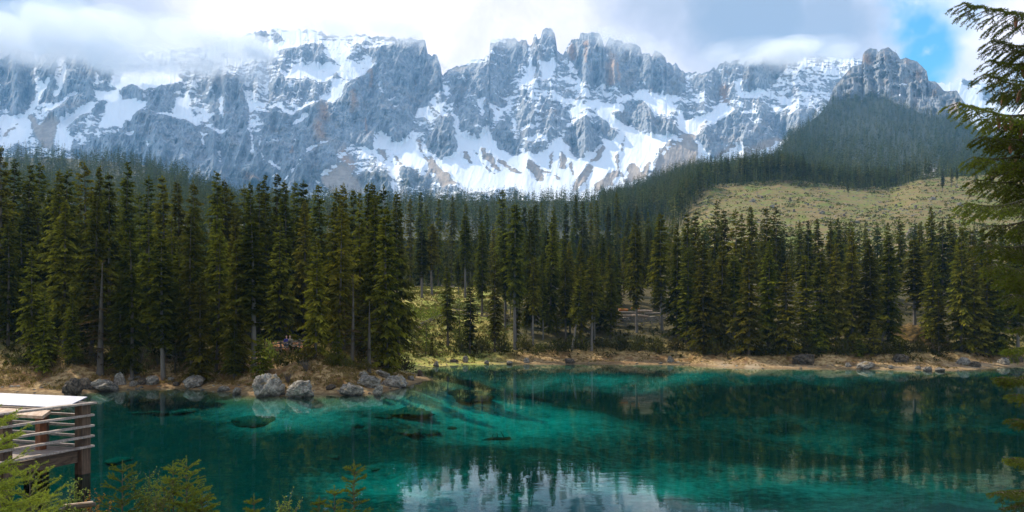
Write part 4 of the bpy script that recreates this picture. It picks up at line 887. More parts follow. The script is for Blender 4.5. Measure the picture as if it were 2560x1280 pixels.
for a in (
    (162,198,951,988,'dark block-shaped boulder standing in the water, leftmost of the shore rocks'), (197,238,946,973,'dark boulder touching the right side of the block-shaped one'), (226,290,952,979,'pale wedge-shaped slab sloping into the water'),
    (289,311,933,963,'upright egg-shaped boulder with a mossy cap'), (321,336,939,953,'small upper rock of the cluster below the pale bush'), (323,343,954,967,'grey rock at the front of the cluster below the pale bush'),
    (346,370,946,962,'rounded brown mossy rock, left one of a touching pair'), (366,399,941,963,'rounded mossy boulder, right one of a touching pair'), (338,352,939,950,'little rock above the mossy pair'), (415,437,942,957,'low rock between the mossy pair and the pale dome'),
    (434,449,955,965,'low flat dark stone left of the pale dome'), (459,510,943,972,'pale dome-shaped boulder alone on the left shore'), (548,573,967,979,'flat rock at the waterline left of the largest boulder'), (581,601,968,986,'pair-like craggy rock just left of the largest boulder'),
    (636,712,934,991,'largest boulder, rounded grey with a leafy top, in the water'), (720,787,957,993,'pointed grey boulder right of the largest one'), (814,838,963,976,'low brown rock on the flat promontory bank'), (854,906,962,989,'pale craggy boulder at the water left of the pyramid rock'),
    (885,948,938,969,'broad layered grey rock outcrop on the promontory'), (955,1016,941,967,'long grey ledge tapering to the promontory tip'), (934,958,962,989,'small pyramid-shaped white rock mirrored in the water'), (893,918,930,944,'flat pale slab on top of the layered outcrop'), (928,974,925,941,'grey mossy slab behind the layered outcrop'),
    (1017,1036,940,951,'small stone near the promontory tip'), (1043,1056,926,941,'dark standing stone at the end of the promontory'), (1083,1097,903,916,'small pale boulder on the bright beach of the glade'), (1157,1172,891,906,'round white boulder on the far beach below the slender spruces'),
    (1127,1144,898,906,'low dark stone left of the round white boulder'), (1211,1223,901,911,'small upright white stone at the far waterline'), (1267,1281,903,911,'flat grey stone at the far waterline under the long trunk'), (1309,1323,896,908,'pale stone at the far waterline right of the long trunk'),
    (1411,1437,896,909,'low brown mossy rock on the far bank'), (1667,1685,891,906,'grey rock with white face under the log pile bank'), (1646,1657,905,911,'small white stone at the start of the right beach'),
    (1982,2038,886,912,'long black rock ledge overhanging the right beach'), (2114,2127,907,918,'pale stone left of the layered white rock'), (2143,2183,907,923,'layered white rock at the right waterline'), (2234,2268,888,907,'dark hollow rock under the mossy mound'),
    (2221,2233,914,923,'small standing stone at the right waterline'), (2288,2302,915,924,'pale stone right of the standing stone'), (2310,2328,917,927,'flat pale slab at the right waterline'), (2338,2360,919,928,'white slab with a crack at the right waterline'),
    (2393,2420,894,913,'grey boulder on the bank before the right inlet'), (2418,2446,905,917,'tilted dark rock at the mouth of the right inlet'), (2498,2521,895,912,'boulder across the right inlet'), (2522,2552,888,906,'dark boulder behind the overhanging boughs')):
    boulder(*a)
# scattered small stones too many to name
def stones(name, pts, label, mat_='rock'):
    r = np.random.default_rng(3); V = []; Fq = []; b = 0
    src = [np.array([q.co[:] for q in m_.vertices]) for m_ in ICO]; fs = [np.array([list(p.vertices) for p in m_.polygons]) for m_ in ICO]
    for i, (x, y, z, s) in enumerate(pts):
        k = i % len(ICO); v = src[k] * s * np.array([1, r.uniform(.7, 1.2), r.uniform(.45, .8)]); a = r.uniform(0, 6.28); c, s_ = math.cos(a), math.sin(a)
        v = np.stack([v[:, 0] * c - v[:, 1] * s_ + x, v[:, 0] * s_ + v[:, 1] * c + y, v[:, 2] + z], 1); V.append(v); Fq.append(fs[k] + b); b += len(v)
    me = mesh_np(name, np.concatenate(V), np.concatenate(Fq)); me.materials.append(M[mat_]); o = link(name, me); o['kind'] = 'stuff'; o['label'] = label; return o
ICO = [rock_mesh('pebble_%d' % k, 80 + k, 1, .5) for k in range(4)]
def shore_pts(n, px0, px1, d0, d1, s0, s1, seed):
    r = np.random.default_rng(seed); px = r.uniform(px0, px1, n); D = r.uniform(d0, d1, n); x = (px - 1280) / F * D; s = shore_s(x, D); ok = (s > s0) & (s < s1)
    return px[ok], x[ok], D[ok], s[ok], ground_z(x[ok], D[ok])
px, x, y, s, z = shore_pts(9000, -200, 2700, 50, 120, -.8, 3., 21); r = np.random.default_rng(4); k = r.random(len(x)) < .5
stones('shore_gravel', list(zip(x[k], y[k], z[k], r.uniform(.05, .22, k.sum())**1.2 * 1.6)), 'loose stones and gravel along the waterline')
r = np.random.default_rng(8); px = r.uniform(1690, 2800, 5200); D = r.uniform(240, 600, 5200); k = clearing(px, D); px, D = px[k], D[k]; x = (px - 1280) / F * D
cl_k = fbm(x / 14, D / 14, 3, 15) + r.normal(size=len(x)) * .25 > -.08; px, D, x = px[cl_k], D[cl_k], x[cl_k]; z = ground_z(x, D)
stones('clearing_stones', list(zip(x, D, z + .1, r.uniform(.25, .95, len(x))**1.6 * 1.2)), 'pale stones and brash littering the cleared hillside')

r = np.random.default_rng(18); px = r.uniform(1690, 2800, 9000); D = r.uniform(240, 600, 9000); k = clearing(px, D); px, D = px[k], D[k]; x = (px - 1280) / F * D; k = fbm(x / 22, D / 22, 4, 19) + r.normal(size=len(x)) * .2 > -.05; x, D = x[k], D[k]; n_ = len(x)
X = np.repeat(np.stack([x, D, ground_z(x, D) + .15], 1), 5, 0) + r.normal(size=(n_ * 5, 3)) * np.array([.5, .5, .1]); d = r.normal(size=(n_ * 5, 3)); d[:, 2] = np.abs(d[:, 2]) + .3; d /= np.linalg.norm(d, axis=1, keepdims=True); ln = np.repeat(r.uniform(.5, 1.6, n_), 5)
me = mesh_np('clearing_scrub', kites(X, d, ln, ln * .5, r), kfaces(n_ * 5), {'tone': np.repeat(np.repeat(r.random(n_), 5), 4)}); me.materials.append(M['scrub']); o = link('clearing_scrub', me); o['kind'] = 'stuff'; o['label'] = 'brown and green scrub tufts on the cleared hill'
# stumps and boulders on the cleared hill, one by one
def stump(px, D, h, rad, label, group=None):
    x, y = W(px, D); z = gz(x, y); o = empty('tree_stump', (x, y, z), label, 'stump', group, random.uniform(0, 6))
    mb = MB(); mb.tube([(0, 0, -.8), (0, 0, 0), (0, 0, h * .5), (.03, 0, h)], [rad * 1.7, rad * 1.35, rad, rad * .95], 8); 
    for a in range(4): mb.tube([(0, 0, .1), (math.cos(a * 1.6) * rad * 2.2, math.sin(a * 1.6) * rad * 2.2, -.25)], [rad * .5, rad * .15], 4)
    mb.build('trunk', M['bark'], o, True); mc = MB(); mc.tube([(.03, 0, h), (.03, 0, h + .03)], rad * .9, 8); mc.build('cut_face', M['cut_wood'], o)
r = random.Random(5)
boulder(2268, 2292, 571, 588, 'largest white boulder low on the cleared hill, just above the treetops', D=262)
for i, (px, py, D, lab) in enumerate(((1880, 505, 470, 'white boulder on the upper left of the cleared hill'), (1930, 520, 430, 'flat grey boulder in the middle left of the cleared hill'), (2142, 558, 300, 'grey boulder just over the tops of the low back rank'), (2055, 535, 380, 'pale boulder in the middle of the cleared hill'),
        (2400, 515, 420, 'white boulder on the right shoulder of the cleared hill'), (2330, 500, 450, 'small white boulder high on the right shoulder'), (2440, 545, 360, 'boulder near the overhanging boughs on the cleared hill'))):
    Dq = baseD(px, py, 240, 600); w = 14; boulder(px - w / 2, px + w / 2, py - 8, py, lab, D=Dq)
for i, (px, py) in enumerate(((1905, 494), (1975, 500), (1985, 530), (2020, 513), (2075, 520), (2110, 540), (2200, 528), (2240, 515), (2290, 520), (2350, 530), (2380, 497), (2425, 492), (2460, 520))):
    stump(px, baseD(px, py, 240, 600), random.uniform(1., 1.8), random.uniform(.55, .8), 'grey tree stump on the cleared hill, %s from the left' % ORD[i], 'stumps on the cleared hill')

# sunken rocks and logs on the lake floor
for i, (px, py, w, lab) in enumerate(((960, 1100, 46, 'dark sunken rock in the middle of the clear water'), (895, 1120, 34, 'sunken rock left of the middle ones'), (1020, 1128, 62, 'long dark sunken rock in the turquoise shallows'), (1075, 1128, 50, 'sunken rock left of the sunken log'), (1130, 1095, 28, 'small sunken rock above the sunken log'),
        (830, 1160, 30, 'sunken rock toward the near shallows'), (940, 1172, 24, 'small sunken rock in front of the long one'), (295, 1156, 66, 'round dark sunken rock beside the platform post'), (640, 1035, 110, 'wide dark sunken ledge below the largest boulder'), (1160, 1005, 130, 'sunken bank reef under the glade reflection'), (1010, 1083, 120, 'dark sunken reef in mid lake'), (470, 1030, 70, 'sunken slab off the left bank'))):
    D0 = F * CH / (py - HY); x, y = W(px, D0); zb = gz(x * 1.2, y * 1.2); Db = D0 * (CH - zb) / CH; x, y = W(px, Db); zb = gz(x, y)
    o = link('sunken_rock', RKL[i % 4], M['sunk_rock'], None, (x, y, zb)); o.data = RKL[i % 4]; ww = w / F * Db
    o.scale = (ww * .55, ww * .5, ww * .10 + .05); o.rotation_euler = (0, 0, i * 1.3); o.material_slots[0].link = 'OBJECT'; o.material_slots[0].material = M['sunk_rock']
    tag(o, lab, 'rock')
def sunk_log(a, b, rad, label):
    P = []
    for px, py in (a, b):
        D0 = F * CH / (py - HY); x, y = W(px, D0); zb = gz(x * 1.25, y * 1.25); P.append(Vector((*W(px, D0 * (CH - zb) / CH), zb + rad)))
    o = empty('sunken_log', P[0], label, 'log'); d = P[1] - P[0]; mb = MB(); mb.tube([d * k + Vector((0, 0, .08 * math.sin(k * 5))) for k in (0, .2, .45, .7, 1)], [rad, rad * .95, rad * .85, rad * .7, rad * .5], 8); mb.build('trunk', M['sunk_rock'], o, True)
    mb = MB()
    for k in (.3, .55, .8): mb.tube([d * k, d * k + Vector((.5 - k, .4, .5))], [rad * .25, rad * .08], 4)
    mb.build('branch_stub', M['sunk_rock'], o)
sunk_log((1178, 1158), (1276, 1121), .22, 'long dark sunken log lying slanted on the pale lake floor'); sunk_log((1205, 1116), (1275, 1102), .26, 'short thick sunken log behind the slanted one'); sunk_log((420, 1040), (330, 1036), .16, 'thin sunken log off the left shore')

# ------------------------------------------------------------------ grass and shrubs
def grass(name, n, px0, px1, d0, d1, s0, s1, seed, h0, h1, label, blades=7, matn='grass'):
    px, x, y, s, z = shore_pts(n, px0, px1, d0, d1, s0, s1, seed); r = np.random.default_rng(seed + 1)
    k = fbm(x / 3.2, y / 3.2, 3, seed) + r.normal(size=len(x)) * .2 > -.12; x, y, z = x[k], y[k], z[k]; m_ = len(x)
    h = r.uniform(h0, h1, m_) * (.7 + .6 * r.random(m_)); X = np.repeat(np.stack([x, y, z - .03], 1), blades, 0) + r.normal(size=(m_ * blades, 3)) * np.array([.10, .10, 0.]) ; H = np.repeat(h, blades) * r.uniform(.6, 1.2, m_ * blades)
    d = r.normal(size=(m_ * blades, 3)) * .5; d[:, 2] = 1; d /= np.linalg.norm(d, axis=1, keepdims=True)
    v = kites(X, d, H, H * .16, r, .35); tn = np.repeat(np.clip(np.repeat(r.random(m_), blades) * .8 + r.normal(size=m_ * blades) * .15, 0, 1), 4)
    me = mesh_np(name, v, kfaces(len(v) // 4), {'tone': tn}); me.materials.append(M[matn]); o = link(name, me); o['kind'] = 'stuff'; o['label'] = label
grass('dry_grass', 26000, -300, 1060, 56, 84, 1.6, 13, 31, .25, .55, 'dry tan grass covering the left bank')
grass('far_bank_grass', 20000, 985, 2700, 88, 130, 2.0, 12, 33, .2, .5, 'dry grass on the far bank')
grass('glade_grass', 12000, 985, 1270, 105, 185, 8, 80, 35, .25, .6, 'yellow grass of the sunny glade')
M['greengrass'] = foliage_mat('green_grass', (.07, .075, .014), (.20, .18, .045), (.2, .16, .04), .4, False)
grass('glade_green_growth', 7000, 985, 1270, 105, 185, 4, 80, 37, .3, .8, 'fresh green growth of the sunny glade', 7, 'greengrass')
grass('forest_floor_growth', 26000, -200, 2600, 62, 150, 5.5, 36, 39, .4, 1.1, 'low dark heath under the trees', 6, 'heath')

def shrub_mesh(key, seed, n, lsize, matn, sx=1., sz=1., stems=9, upright=.4):
    r = np.random.default_rng(seed); a = r.uniform(0, 6.28, n); rr = r.random(n)**.45; el = np.arcsin(r.random(n))
    p = np.stack([np.cos(a) * np.cos(el) * rr * sx, np.sin(a) * np.cos(el) * rr * sx, np.sin(el) * rr * sz], 1); lump = 1 + .3 * np.sin(a * 3 + seed) * np.cos(el * 4); p *= lump[:, None]
    d = p / (np.linalg.norm(p, axis=1, keepdims=True) + .05) + r.normal(size=(n, 3)) * .6 + np.array([0, 0, upright]); d /= np.linalg.norm(d, axis=1, keepdims=True)
    ln = lsize * r.uniform(.6, 1.4, n); v = kites(p, d, ln, ln * r.uniform(.35, .6, n), r)
    me = mesh_np('shrub_foliage_' + key, v, kfaces(n), {'tone': np.repeat(np.clip(r.normal(.5, .25, n), 0, 1), 4)}); me.materials.append(M[matn])
    mb = MB(); ra = random.Random(seed)
    for _ in range(stems):
        b = ra.uniform(0, 6.28); q = ra.uniform(.4, .9); mb.tube([(0, 0, -.15), (math.cos(b) * q * sx * .35, math.sin(b) * q * sx * .35, sz * .4), (math.cos(b) * q * sx * .8, math.sin(b) * q * sx * .8, sz * ra.uniform(.6, .95))], [.03, .02, .006], 3, False)
    st = bpy.data.meshes.new('shrub_stems_' + key); st.from_pydata(mb.v, [], mb.f); st.update(); st.materials.append(M['bark']); return me, st
SHR = {'heath%d' % k: shrub_mesh('heath%d' % k, 20 + k, 520, .17, 'heath', 1., .75) for k in range(3)}
SHR['pale0'] = shrub_mesh('pale0', 30, 520, .11, 'bankleaf', 1., .9, 26); SHR['pale1'] = shrub_mesh('pale1', 31, 420, .11, 'bankleaf', .7, 2.0, 16); SHR['twig'] = shrub_mesh('twig', 32, 50, .10, 'dry', 1., 1.1, 34); SHR['green'] = shrub_mesh('green', 33, 420, .15, 'fresh', 1., .8)
def shrub(px, py, w, h, key, label, group=None, D=None):
    D = baseDs(px, py) if D is None else D; x, y = W(px, D); ww = w / F * D / 2; hh = h / F * D
    o = empty('shrub', (x, y, gz(x, y)), label, 'shrub', group, random.uniform(0, 6)); f_, s_ = SHR[key]; o.scale = (ww, ww, hh / (2. if key == 'pale1' else .85))
    link('foliage', f_, None, o); link('stem', s_, None, o)
shrub(340, 905, 84, 76, 'pale0', 'pale airy bush with bare twigs before the dark trunks', D=69.)
shrub(437, 900, 46, 92, 'pale1', 'tall thin pale-leaved bush right of the bare grey trunk', D=70.)
shrub(395, 914, 36, 26, 'pale0', 'small pale-leaved bush above the left boulders'); shrub(240, 905, 40, 34, 'pale0', 'low pale-leaved bush at the forest edge left of the half-dead spruce')
shrub(672, 905, 46, 56, 'green', 'green bush below the rail fence beside the pale bare trunk'); shrub(770, 900, 60, 40, 'heath0', 'dark low bush right of the fence on the left bank'); shrub(900, 925, 70, 26, 'heath1', 'rusty brown bush above the layered outcrop')
shrub(1010, 925, 60, 34, 'heath2', 'rusty dark bush at the promontory tip'); shrub(720, 960, 46, 26, 'twig', 'leafless brown brush behind the pointed boulder'); shrub(765, 930, 56, 26, 'twig', 'straw-coloured tussock bush on the bank slope')
shrub(2120, 860, 60, 50, 'twig', 'leafless pale twig bush left of the mossy mound'); shrub(1925, 862, 34, 66, 'twig', 'tall leafless pale bush before the dark spruces'); shrub(2200, 875, 56, 40, 'twig', 'bare white-twigged bush under the mossy mound')
shrub(1080, 800, 44, 34, 'green', 'fresh green bush on the upper glade'); shrub(1040, 800, 50, 40, 'green', 'largest green bush in the middle of the glade'); shrub(1110, 790, 40, 44, 'green', 'green bush between glade and slender spruces'); shrub(1020, 845, 34, 34, 'pale0', 'pale bush at the fence of the glade')
for i, px in enumerate((1150, 1205, 1255, 1310, 1350, 1395, 1440, 1510, 1555, 1600, 1640, 1690)):
    shrub(px, random.uniform(868, 884), random.uniform(40, 78), random.uniform(22, 44), 'heath%d' % (i % 3), 'dark low shrub on the middle far bank, %s from the left' % ORD[i], 'dark shrubs on the middle far bank')
for i, px in enumerate((1730, 1790, 1850, 1900, 1950, 2010, 2065, 2110, 2180, 2215, 2255, 2300, 2340, 2390, 2440, 2490)):
    shrub(px, random.uniform(876, 890), random.uniform(36, 80), random.uniform(20, 46), 'heath%d' % (i % 3), 'dark low shrub on the right far bank, %s from the left' % ORD[i], 'dark shrubs on the right far bank')
for i, px in enumerate((60, 130, 200, 270, 470, 520, 575, 610, 700, 830, 865, 950)):
    shrub(px, random.uniform(905, 926), random.uniform(34, 70), random.uniform(18, 36), 'heath%d' % (i % 3), 'dark low shrub on the left bank, %s from the left' % ORD[i], 'dark shrubs on the left bank')
# mossy mound on the right bank
o = boulder(2180, 2360, 815, 900, 'wide mossy mound of earth rising behind the right beach', 2, None, 'mound', .4, D=112); o['category'] = 'mound'
m, t = mat('moss'); n = t.noise(geo(t), 1.6, 6., .65); princ(t, t.mix(t.mr(n, .35, .65), (.045, .032, .01), (.17, .10, .025)), .95, n, .8, .3); o.material_slots[0].link = 'OBJECT'; o.material_slots[0].material = m

# ------------------------------------------------------------------ fences, log pile, people
def fence(pts, zoff, post_n, rails, label, rail_r=.06, wob=.0, name='rail_fence'):
    P = [Vector((*W(px, D), 0)) for px, D in pts]
    for p in P: p.z = gz(p.x, p.y)
    o = empty(name, P[0], label, 'fence'); ra = random.Random(3)
    seg = [0]; 
    for a, b in zip(P[:-1], P[1:]): seg.append(seg[-1] + (b - a).length)
    def at(s):
        for i in range(len(P) - 1):
            if s <= seg[i + 1] + 1e-6:
                k = (s - seg[i]) / (seg[i + 1] - seg[i]); return P[i].lerp(P[i + 1], k)
        return P[-1]
    Q = [at(seg[-1] * i / (post_n - 1)) - P[0] for i in range(post_n)]
    for q in Q:
        mb = MB(); mb.bar(q + Vector((0, 0, -.5)), q + Vector((ra.uniform(-.05, .05), 0, max(rails) + .18)), .17, .17); mb.build('post', M['fence_wood'], o)
    for zr in rails:
        for a, b in zip(Q[:-1], Q[1:]):
            mb = MB(); e = (b - a).normalized() * .12; mb.bar(a - e + Vector((0, -.1, zr + ra.uniform(-wob, wob))), b + e + Vector((0, -.1, zr + ra.uniform(-wob, wob))), .07, .15); mb.build('rail', M['fence_wood'], o)
    return o
Dp = 72.5
fence([(655, Dp), (772, Dp)], 0, 6, (.5, .95), 'wooden rail fence in front of the two people on the left bank')
# trodden path behind the fence
a0, a1 = W(648, Dp + .35), W(785, Dp + .35); zp = max(gz(*a0), gz(*a1))
v = []; 
for i in range(13):
    for j in range(4):
        px = 648 + 137 * i / 12; D = Dp + .3 + j * 1.1; x, y = W(px, D); v.append((x, y, gz(*W(px, D)) + .06 + j * .05))
me = mesh_np('path', v, grid_faces(13, 4)[:, ::-1]); m, t = mat('path'); n = t.noise(geo(t), 1.5, 5.); princ(t, t.mix(n, (.30, .12, .05), (.52, .24, .11)), .95, n, .4, .05); me.materials.append(m); o = link('path', me); o['kind'] = 'structure'
fence([(985, 118), (1040, 126), (1110, 136)], 0, 8, (.4, .8), 'thin pole fence along the path across the sunny glade', wob=.05)
fence([(1120, 138), (1190, 137), (1290, 136), (1370, 135)], 0, 11, (.4, .8, 1.15), 'long rail fence half hidden behind the far bank trunks', wob=.1)
fence([(1520, 133), (1570, 132), (1620, 132.5), (1668, 134)], 0, 8, (.35, .75, 1.1, 1.4), 'rough pole fence in front of the cut logs', wob=.16)
LOGS = ((1560, 136, 1.1, 'cut_wood', 'grey cut log at the left of the pile, lying low', 3.2), (1575, 136.4, 1.6, 'fence_wood', 'long grey log across the middle of the pile', 4.5), (1558, 136.8, 2.1, 'orange_wood', 'bright orange freshly peeled log on top of the pile', 1.9), (1600, 136, 1.15, 'cut_wood', 'pale log at the foot of the pile behind the spruce stem', 3.4),
        (1612, 136.5, 1.75, 'cut_wood', 'pale log leaning on the right half of the pile', 3.), (1588, 137, 2.2, 'orange_wood', 'second orange log behind the spruce stem', 1.8), (1632, 136.3, 1.3, 'fence_wood', 'weathered log at the right end of the pile', 3.2))
for px, D, dz, mt, lab, ln in LOGS:
    x, y = W(px, D); z = gz(x, y); o = empty('cut_log', (x, y, z + dz), lab, 'log', None, random.uniform(-.2, .2))
    mb = MB(); mb.tube([(-ln / 2, 0, 0), (0, 0, .02), (ln / 2, 0, random.uniform(-.2, .2))], [.26, .25, .22], 8, False); mb.build('trunk', M[mt], o, True)
    for s_ in (-1, 1):
        mb = MB(); mb.tube([(s_ * ln / 2, 0, 0), (s_ * (ln / 2 + .02), 0, 0)], .24, 8); mb.build('cut_face', M['cut_wood'], o)
for px, D, dz in ((1565, 136.3, .45), (1600, 136.4, .4), (1632, 136.4, .5), (1580, 136.8, .9)):
    x, y = W(px, D); o = link('boulder', RK[1], None, None, (x, y, gz(x, y) + dz - .35)); o.scale = (1.4, 1.0, .7); tag(o, 'stone propping up the cut logs from below', 'boulder', 'stones under the log pile')

def cloth(name, col):
    m, t = mat(name); n = t.noise(objc(t), 9., 3.); princ(t, t.mix(n, tuple(k * .8 for k in col), tuple(min(1, k * 1.15) for k in col)), .9); return m
def person(px, D, z0, col, hair, label, turn, bald):
    x, y = W(px, D); o = empty('person', (x, y, z0), label, 'person', None, turn)
    def skinned(name, pts, edges, rad, mt, parent, sub=2):
        me = bpy.data.meshes.new(name); me.from_pydata(pts, edges, []); ob = link(name, me, None, parent); ob.modifiers.new('skin', 'SKIN'); me.skin_vertices
        for i, r_ in enumerate(rad): me.skin_vertices[0].data[i].radius = (r_ if isinstance(r_, tuple) else (r_, r_))
        me.skin_vertices[0].data[0].use_root = True
        s_ = ob.modifiers.new('sub', 'SUBSURF'); s_.levels = s_.render_levels = sub
        dg = bpy.context.evaluated_depsgraph_get(); dg.update(); m2 = bpy.data.meshes.new_from_object(ob.evaluated_get(dg)); ob.modifiers.clear(); ob.data = m2; m2.materials.clear(); m2.materials.append(mt)
        m2.polygons.foreach_set('use_smooth', [True] * len(m2.polygons)); return ob
    # seated: seat at .45, forearms on the thighs; -y faces the lake
    P = [(0,0,.55),(0,-.02,.78),(0,-.01,1.0),(0,-.02,1.12),(0,-.04,1.2),(0,-.05,1.32),
         (.11,-.02,.52),(.13,-.42,.50),(.13,-.46,.08),(.13,-.58,.04),(-.11,-.02,.52),(-.13,-.42,.50),(-.13,-.46,.08),(-.13,-.58,.04),
         (.2,-.01,1.05),(.25,-.08,.80),(.14,-.30,.62),(.08,-.38,.60),(-.2,-.01,1.05),(-.25,-.08,.80),(-.14,-.30,.62),(-.08,-.38,.60)]
    E = [(0,1),(1,2),(2,3),(3,4),(4,5),(0,6),(6,7),(7,8),(8,9),(0,10),(10,11),(11,12),(12,13),(2,14),(14,15),(15,16),(16,17),(2,18),(18,19),(19,20),(20,21)]
    Rr = [.16,.15,.165,.08,.055,.09,.09,.075,.05,.045,.09,.075,.05,.045,.07,.05,.04,.035,.07,.05,.04,.035]
    skinned('body', P, E, Rr, cloth('skin_tone', (.55, .33, .24)), o)
    J = P[:4] + P[14:17] + P[18:21]; skinned('jacket', [(a, b, c) for a, b, c in J], [(0,1),(1,2),(2,3),(2,4),(4,5),(5,6),(2,7),(7,8),(8,9)], [.185,.178,.19,.10,.09,.07,.055,.09,.07,.055], cloth('jacket', col), o)
    T = [P[0]] + P[6:9] + P[10:13]; skinned('trousers', T, [(0,1),(1,2),(2,3),(0,4),(4,5),(5,6)], [.18,.11,.09,.065,.11,.09,.065], cloth('trousers', (.05, .055, .075)), o)
    bm = bmesh.new(); bmesh.ops.create_icosphere(bm, subdivisions=3, radius=1.)
    for v_ in bm.verts:
        c = v_.co; c.x *= .078; c.y *= .098; c.z *= .118
        if c.y < -.07 and -.035 < c.z < .03: c.y -= .018 * max(0, 1 - abs(c.x) / .03)
    me = bpy.data.meshes.new('head'); bm.to_mesh(me); bm.free(); h = link('head', me, cloth('face', (.58, .36, .27)), o, (0, -.05, 1.36)); me.polygons.foreach_set('use_smooth', [True] * len(me.polygons))
    for s_ in (-1, 1):
        mb = MB(); mb.tube([(s_ * .078, .0, -.02), (s_ * .09, .012, .02)], [.016, .02], 5); mb.build('ear', cloth('ear', (.55, .33, .25)), h)
    bm = bmesh.new(); bmesh.ops.create_icosphere(bm, subdivisions=3, radius=1.)
    for v_ in bm.verts:
        c = v_.co; f_ = -1 if c.y < -.35 and c.z < .55 else 1; c.x *= .085; c.y *= .104; c.z *= .124
        if f_ < 0: c.y *= .6
        c.y += .008; c.z += .008
        if bald and c.z > .06: c.z = .06
    me = bpy.data.meshes.new('hair'); bm.to_mesh(me); bm.free(); link('hair', me, cloth('hair', hair), h)
    return o
zb_ = gz(*W(718, Dp + 1.)) + .06
bn = empty('bench', (*W(720, Dp + 1.15), zb_), 'plain wooden bench carrying the two people behind the rail fence', 'bench')
mb = MB(); mb.bar((-.9, 0, .43), (.9, 0, .43), .34, .05); mb.build('seat', M['fence_wood'], bn)
for s_ in (-.75, .75):
    mb = MB(); mb.bar((s_, 0, -.2), (s_, 0, .405), .1, .3); mb.build('leg', M['fence_wood'], bn)
person(716.5, Dp + 1.1, zb_, (.05, .05, .24), (.09, .03, .02), 'person in a blue-violet jacket sitting behind the rail fence, hands on lap', .1, False)
person(725.5, Dp + 1.1, zb_, (.30, .26, .20), (.30, .28, .26), 'person in a beige jacket, grey balding, sitting behind the rail fence', -.1, True)

# ------------------------------------------------------------------ viewing platform
PC0 = Vector((*W(219, 28.2), 0)); u1 = Vector((-.31, -.95, 0)).normalized(); u2 = Vector((-.95, .31, 0)).normalized()
pl = empty('viewing_platform', PC0, 'weathered wooden viewing platform with plank railings standing over the lake edge', 'platform'); pl.scale = (1.128,) * 3
zt = 2.56; LV = (2.13, 1.74, 1.36, .99); DZ = .93
def post(p, z0, z1, w=.3):
    mb = MB(); mb.bar(p + Vector((0, 0, z0)), p + Vector((0, 0, z1)), w, w, u1); return mb.build('post', M['dark_wood'], pl, False, .012)
O0 = Vector((0, 0, 0))
post(O0 + u1 * .1 + u2 * .12, -2.4, zt - .04, .36); post(u1 * 2.9 + u2 * .12, -1.5, zt - .04, .3); post(u1 * 6. + u2 * .12, -1., zt - .04); post(u2 * 2.1 + u1 * .1, -2.4, zt - .04, .3); post(u2 * 4.6 + u1 * .1, -2.4, zt - .04); post(u2 * 7.2 + u1 * .1, -2.4, zt - .04)
post(u1 * 1.2 + u2 * 1.3, -2.4, DZ - .2, .26); post(u1 * 3.4 + u2 * .5, -2., DZ - .2, .26)
mb = MB(); mb.bar(-u1 * .25 + Vector((0, 0, zt)), u1 * 7 + Vector((0, 0, zt)), .34, .07); mb.build('top_rail', M['grey_wood'], pl, False, .008)
mb = MB(); mb.bar(u2 * .19 + Vector((0, 0, zt - .004)), u2 * 8 + Vector((0, 0, zt - .004)), .30, .07); mb.build('top_rail', M['grey_wood'], pl, False, .008)
for z in LV:
    mb = MB(); mb.bar(-u1 * .14 - u2 * .09 + Vector((0, 0, z)), u1 * 7 - u2 * .09 + Vector((0, 0, z)), .20, .075); mb.build('rail', M['grey_wood'], pl, False, .008)
    mb = MB(); mb.bar(u2 * .32 - u1 * .09 + Vector((0, 0, z - .02)), u2 * 8 - u1 * .09 + Vector((0, 0, z - .02)), .20, .075); mb.build('rail', M['grey_wood'], pl, False, .008)
for i in range(26):   # deck planks across
    a = u1 * (.32 + i * .27) ; mb = MB(); mb.bar(a + u2 * .3 + Vector((0, 0, DZ + random.uniform(-.006, .006))), a + u2 * 7.6 + Vector((0, 0, DZ + random.uniform(-.006, .006))), .255, .06); mb.build('deck_plank', M['grey_wood'], pl)
mb = MB(); mb.bar(u1 * .34 + u2 * .14 + Vector((0, 0, DZ - .27)), u1 * 7 + u2 * .14 + Vector((0, 0, DZ - .27)), .16, .42); mb.build('beam', M['dark_beam'], pl, False, .01)
mb = MB(); mb.bar(u2 * .4 + u1 * .3 + Vector((0, 0, DZ - .27)), u2 * 7.6 + u1 * .3 + Vector((0, 0, DZ - .27)), .16, .42); mb.build('beam', M['dark_beam'], pl, False, .01)
for k in (2., 4.):
    mb = MB(); mb.bar(u1 * .45 + u2 * k + Vector((0, 0, DZ - .15)), u1 * 7 + u2 * k + Vector((0, 0, DZ - .15)), .12, .2); mb.build('joist', M['dark_beam'], pl)
# information panel: a tilted board on a table of thick planks along the lakeside rail
ip = empty('information_panel', PC0 + u1 * .9 + u2 * .6, 'wide tilted white information board with a pale map on a plank table', 'sign')
m, t = mat('map_print'); p_ = objc(t); n = t.noise(p_, 1.1, 4., .5); n2 = t.noise(t.a('ShaderNodeMapping', {'Vector': p_, 'Scale': (1, 1, 1)}).outputs[0], 5., 3.)
c = t.mix(t.mr(n, .50, .515), (.19, .20, .275), (.31, .295, .335)); c = t.mix(t.mr(n2, .66, .68, 0., .5), c, (.16, .17, .24)); princ(t, c, .5, spec=.3); M['map'] = m
def P_(a, b, z): return u2 * a + u1 * b + Vector((0, 0, z))
def slab(corners, th, name, mt, par):
    n = (corners[1] - corners[0]).cross(corners[3] - corners[0]).normalized()
    if n.z < 0: n = -n
    mb = MB(); v = [c for c in corners] + [c - n * th for c in corners]; mb.add(v, [(0, 1, 2, 3), (7, 6, 5, 4), (0, 4, 5, 1), (1, 5, 6, 2), (2, 6, 7, 3), (3, 7, 4, 0)]); return mb.build(name, mt, par)
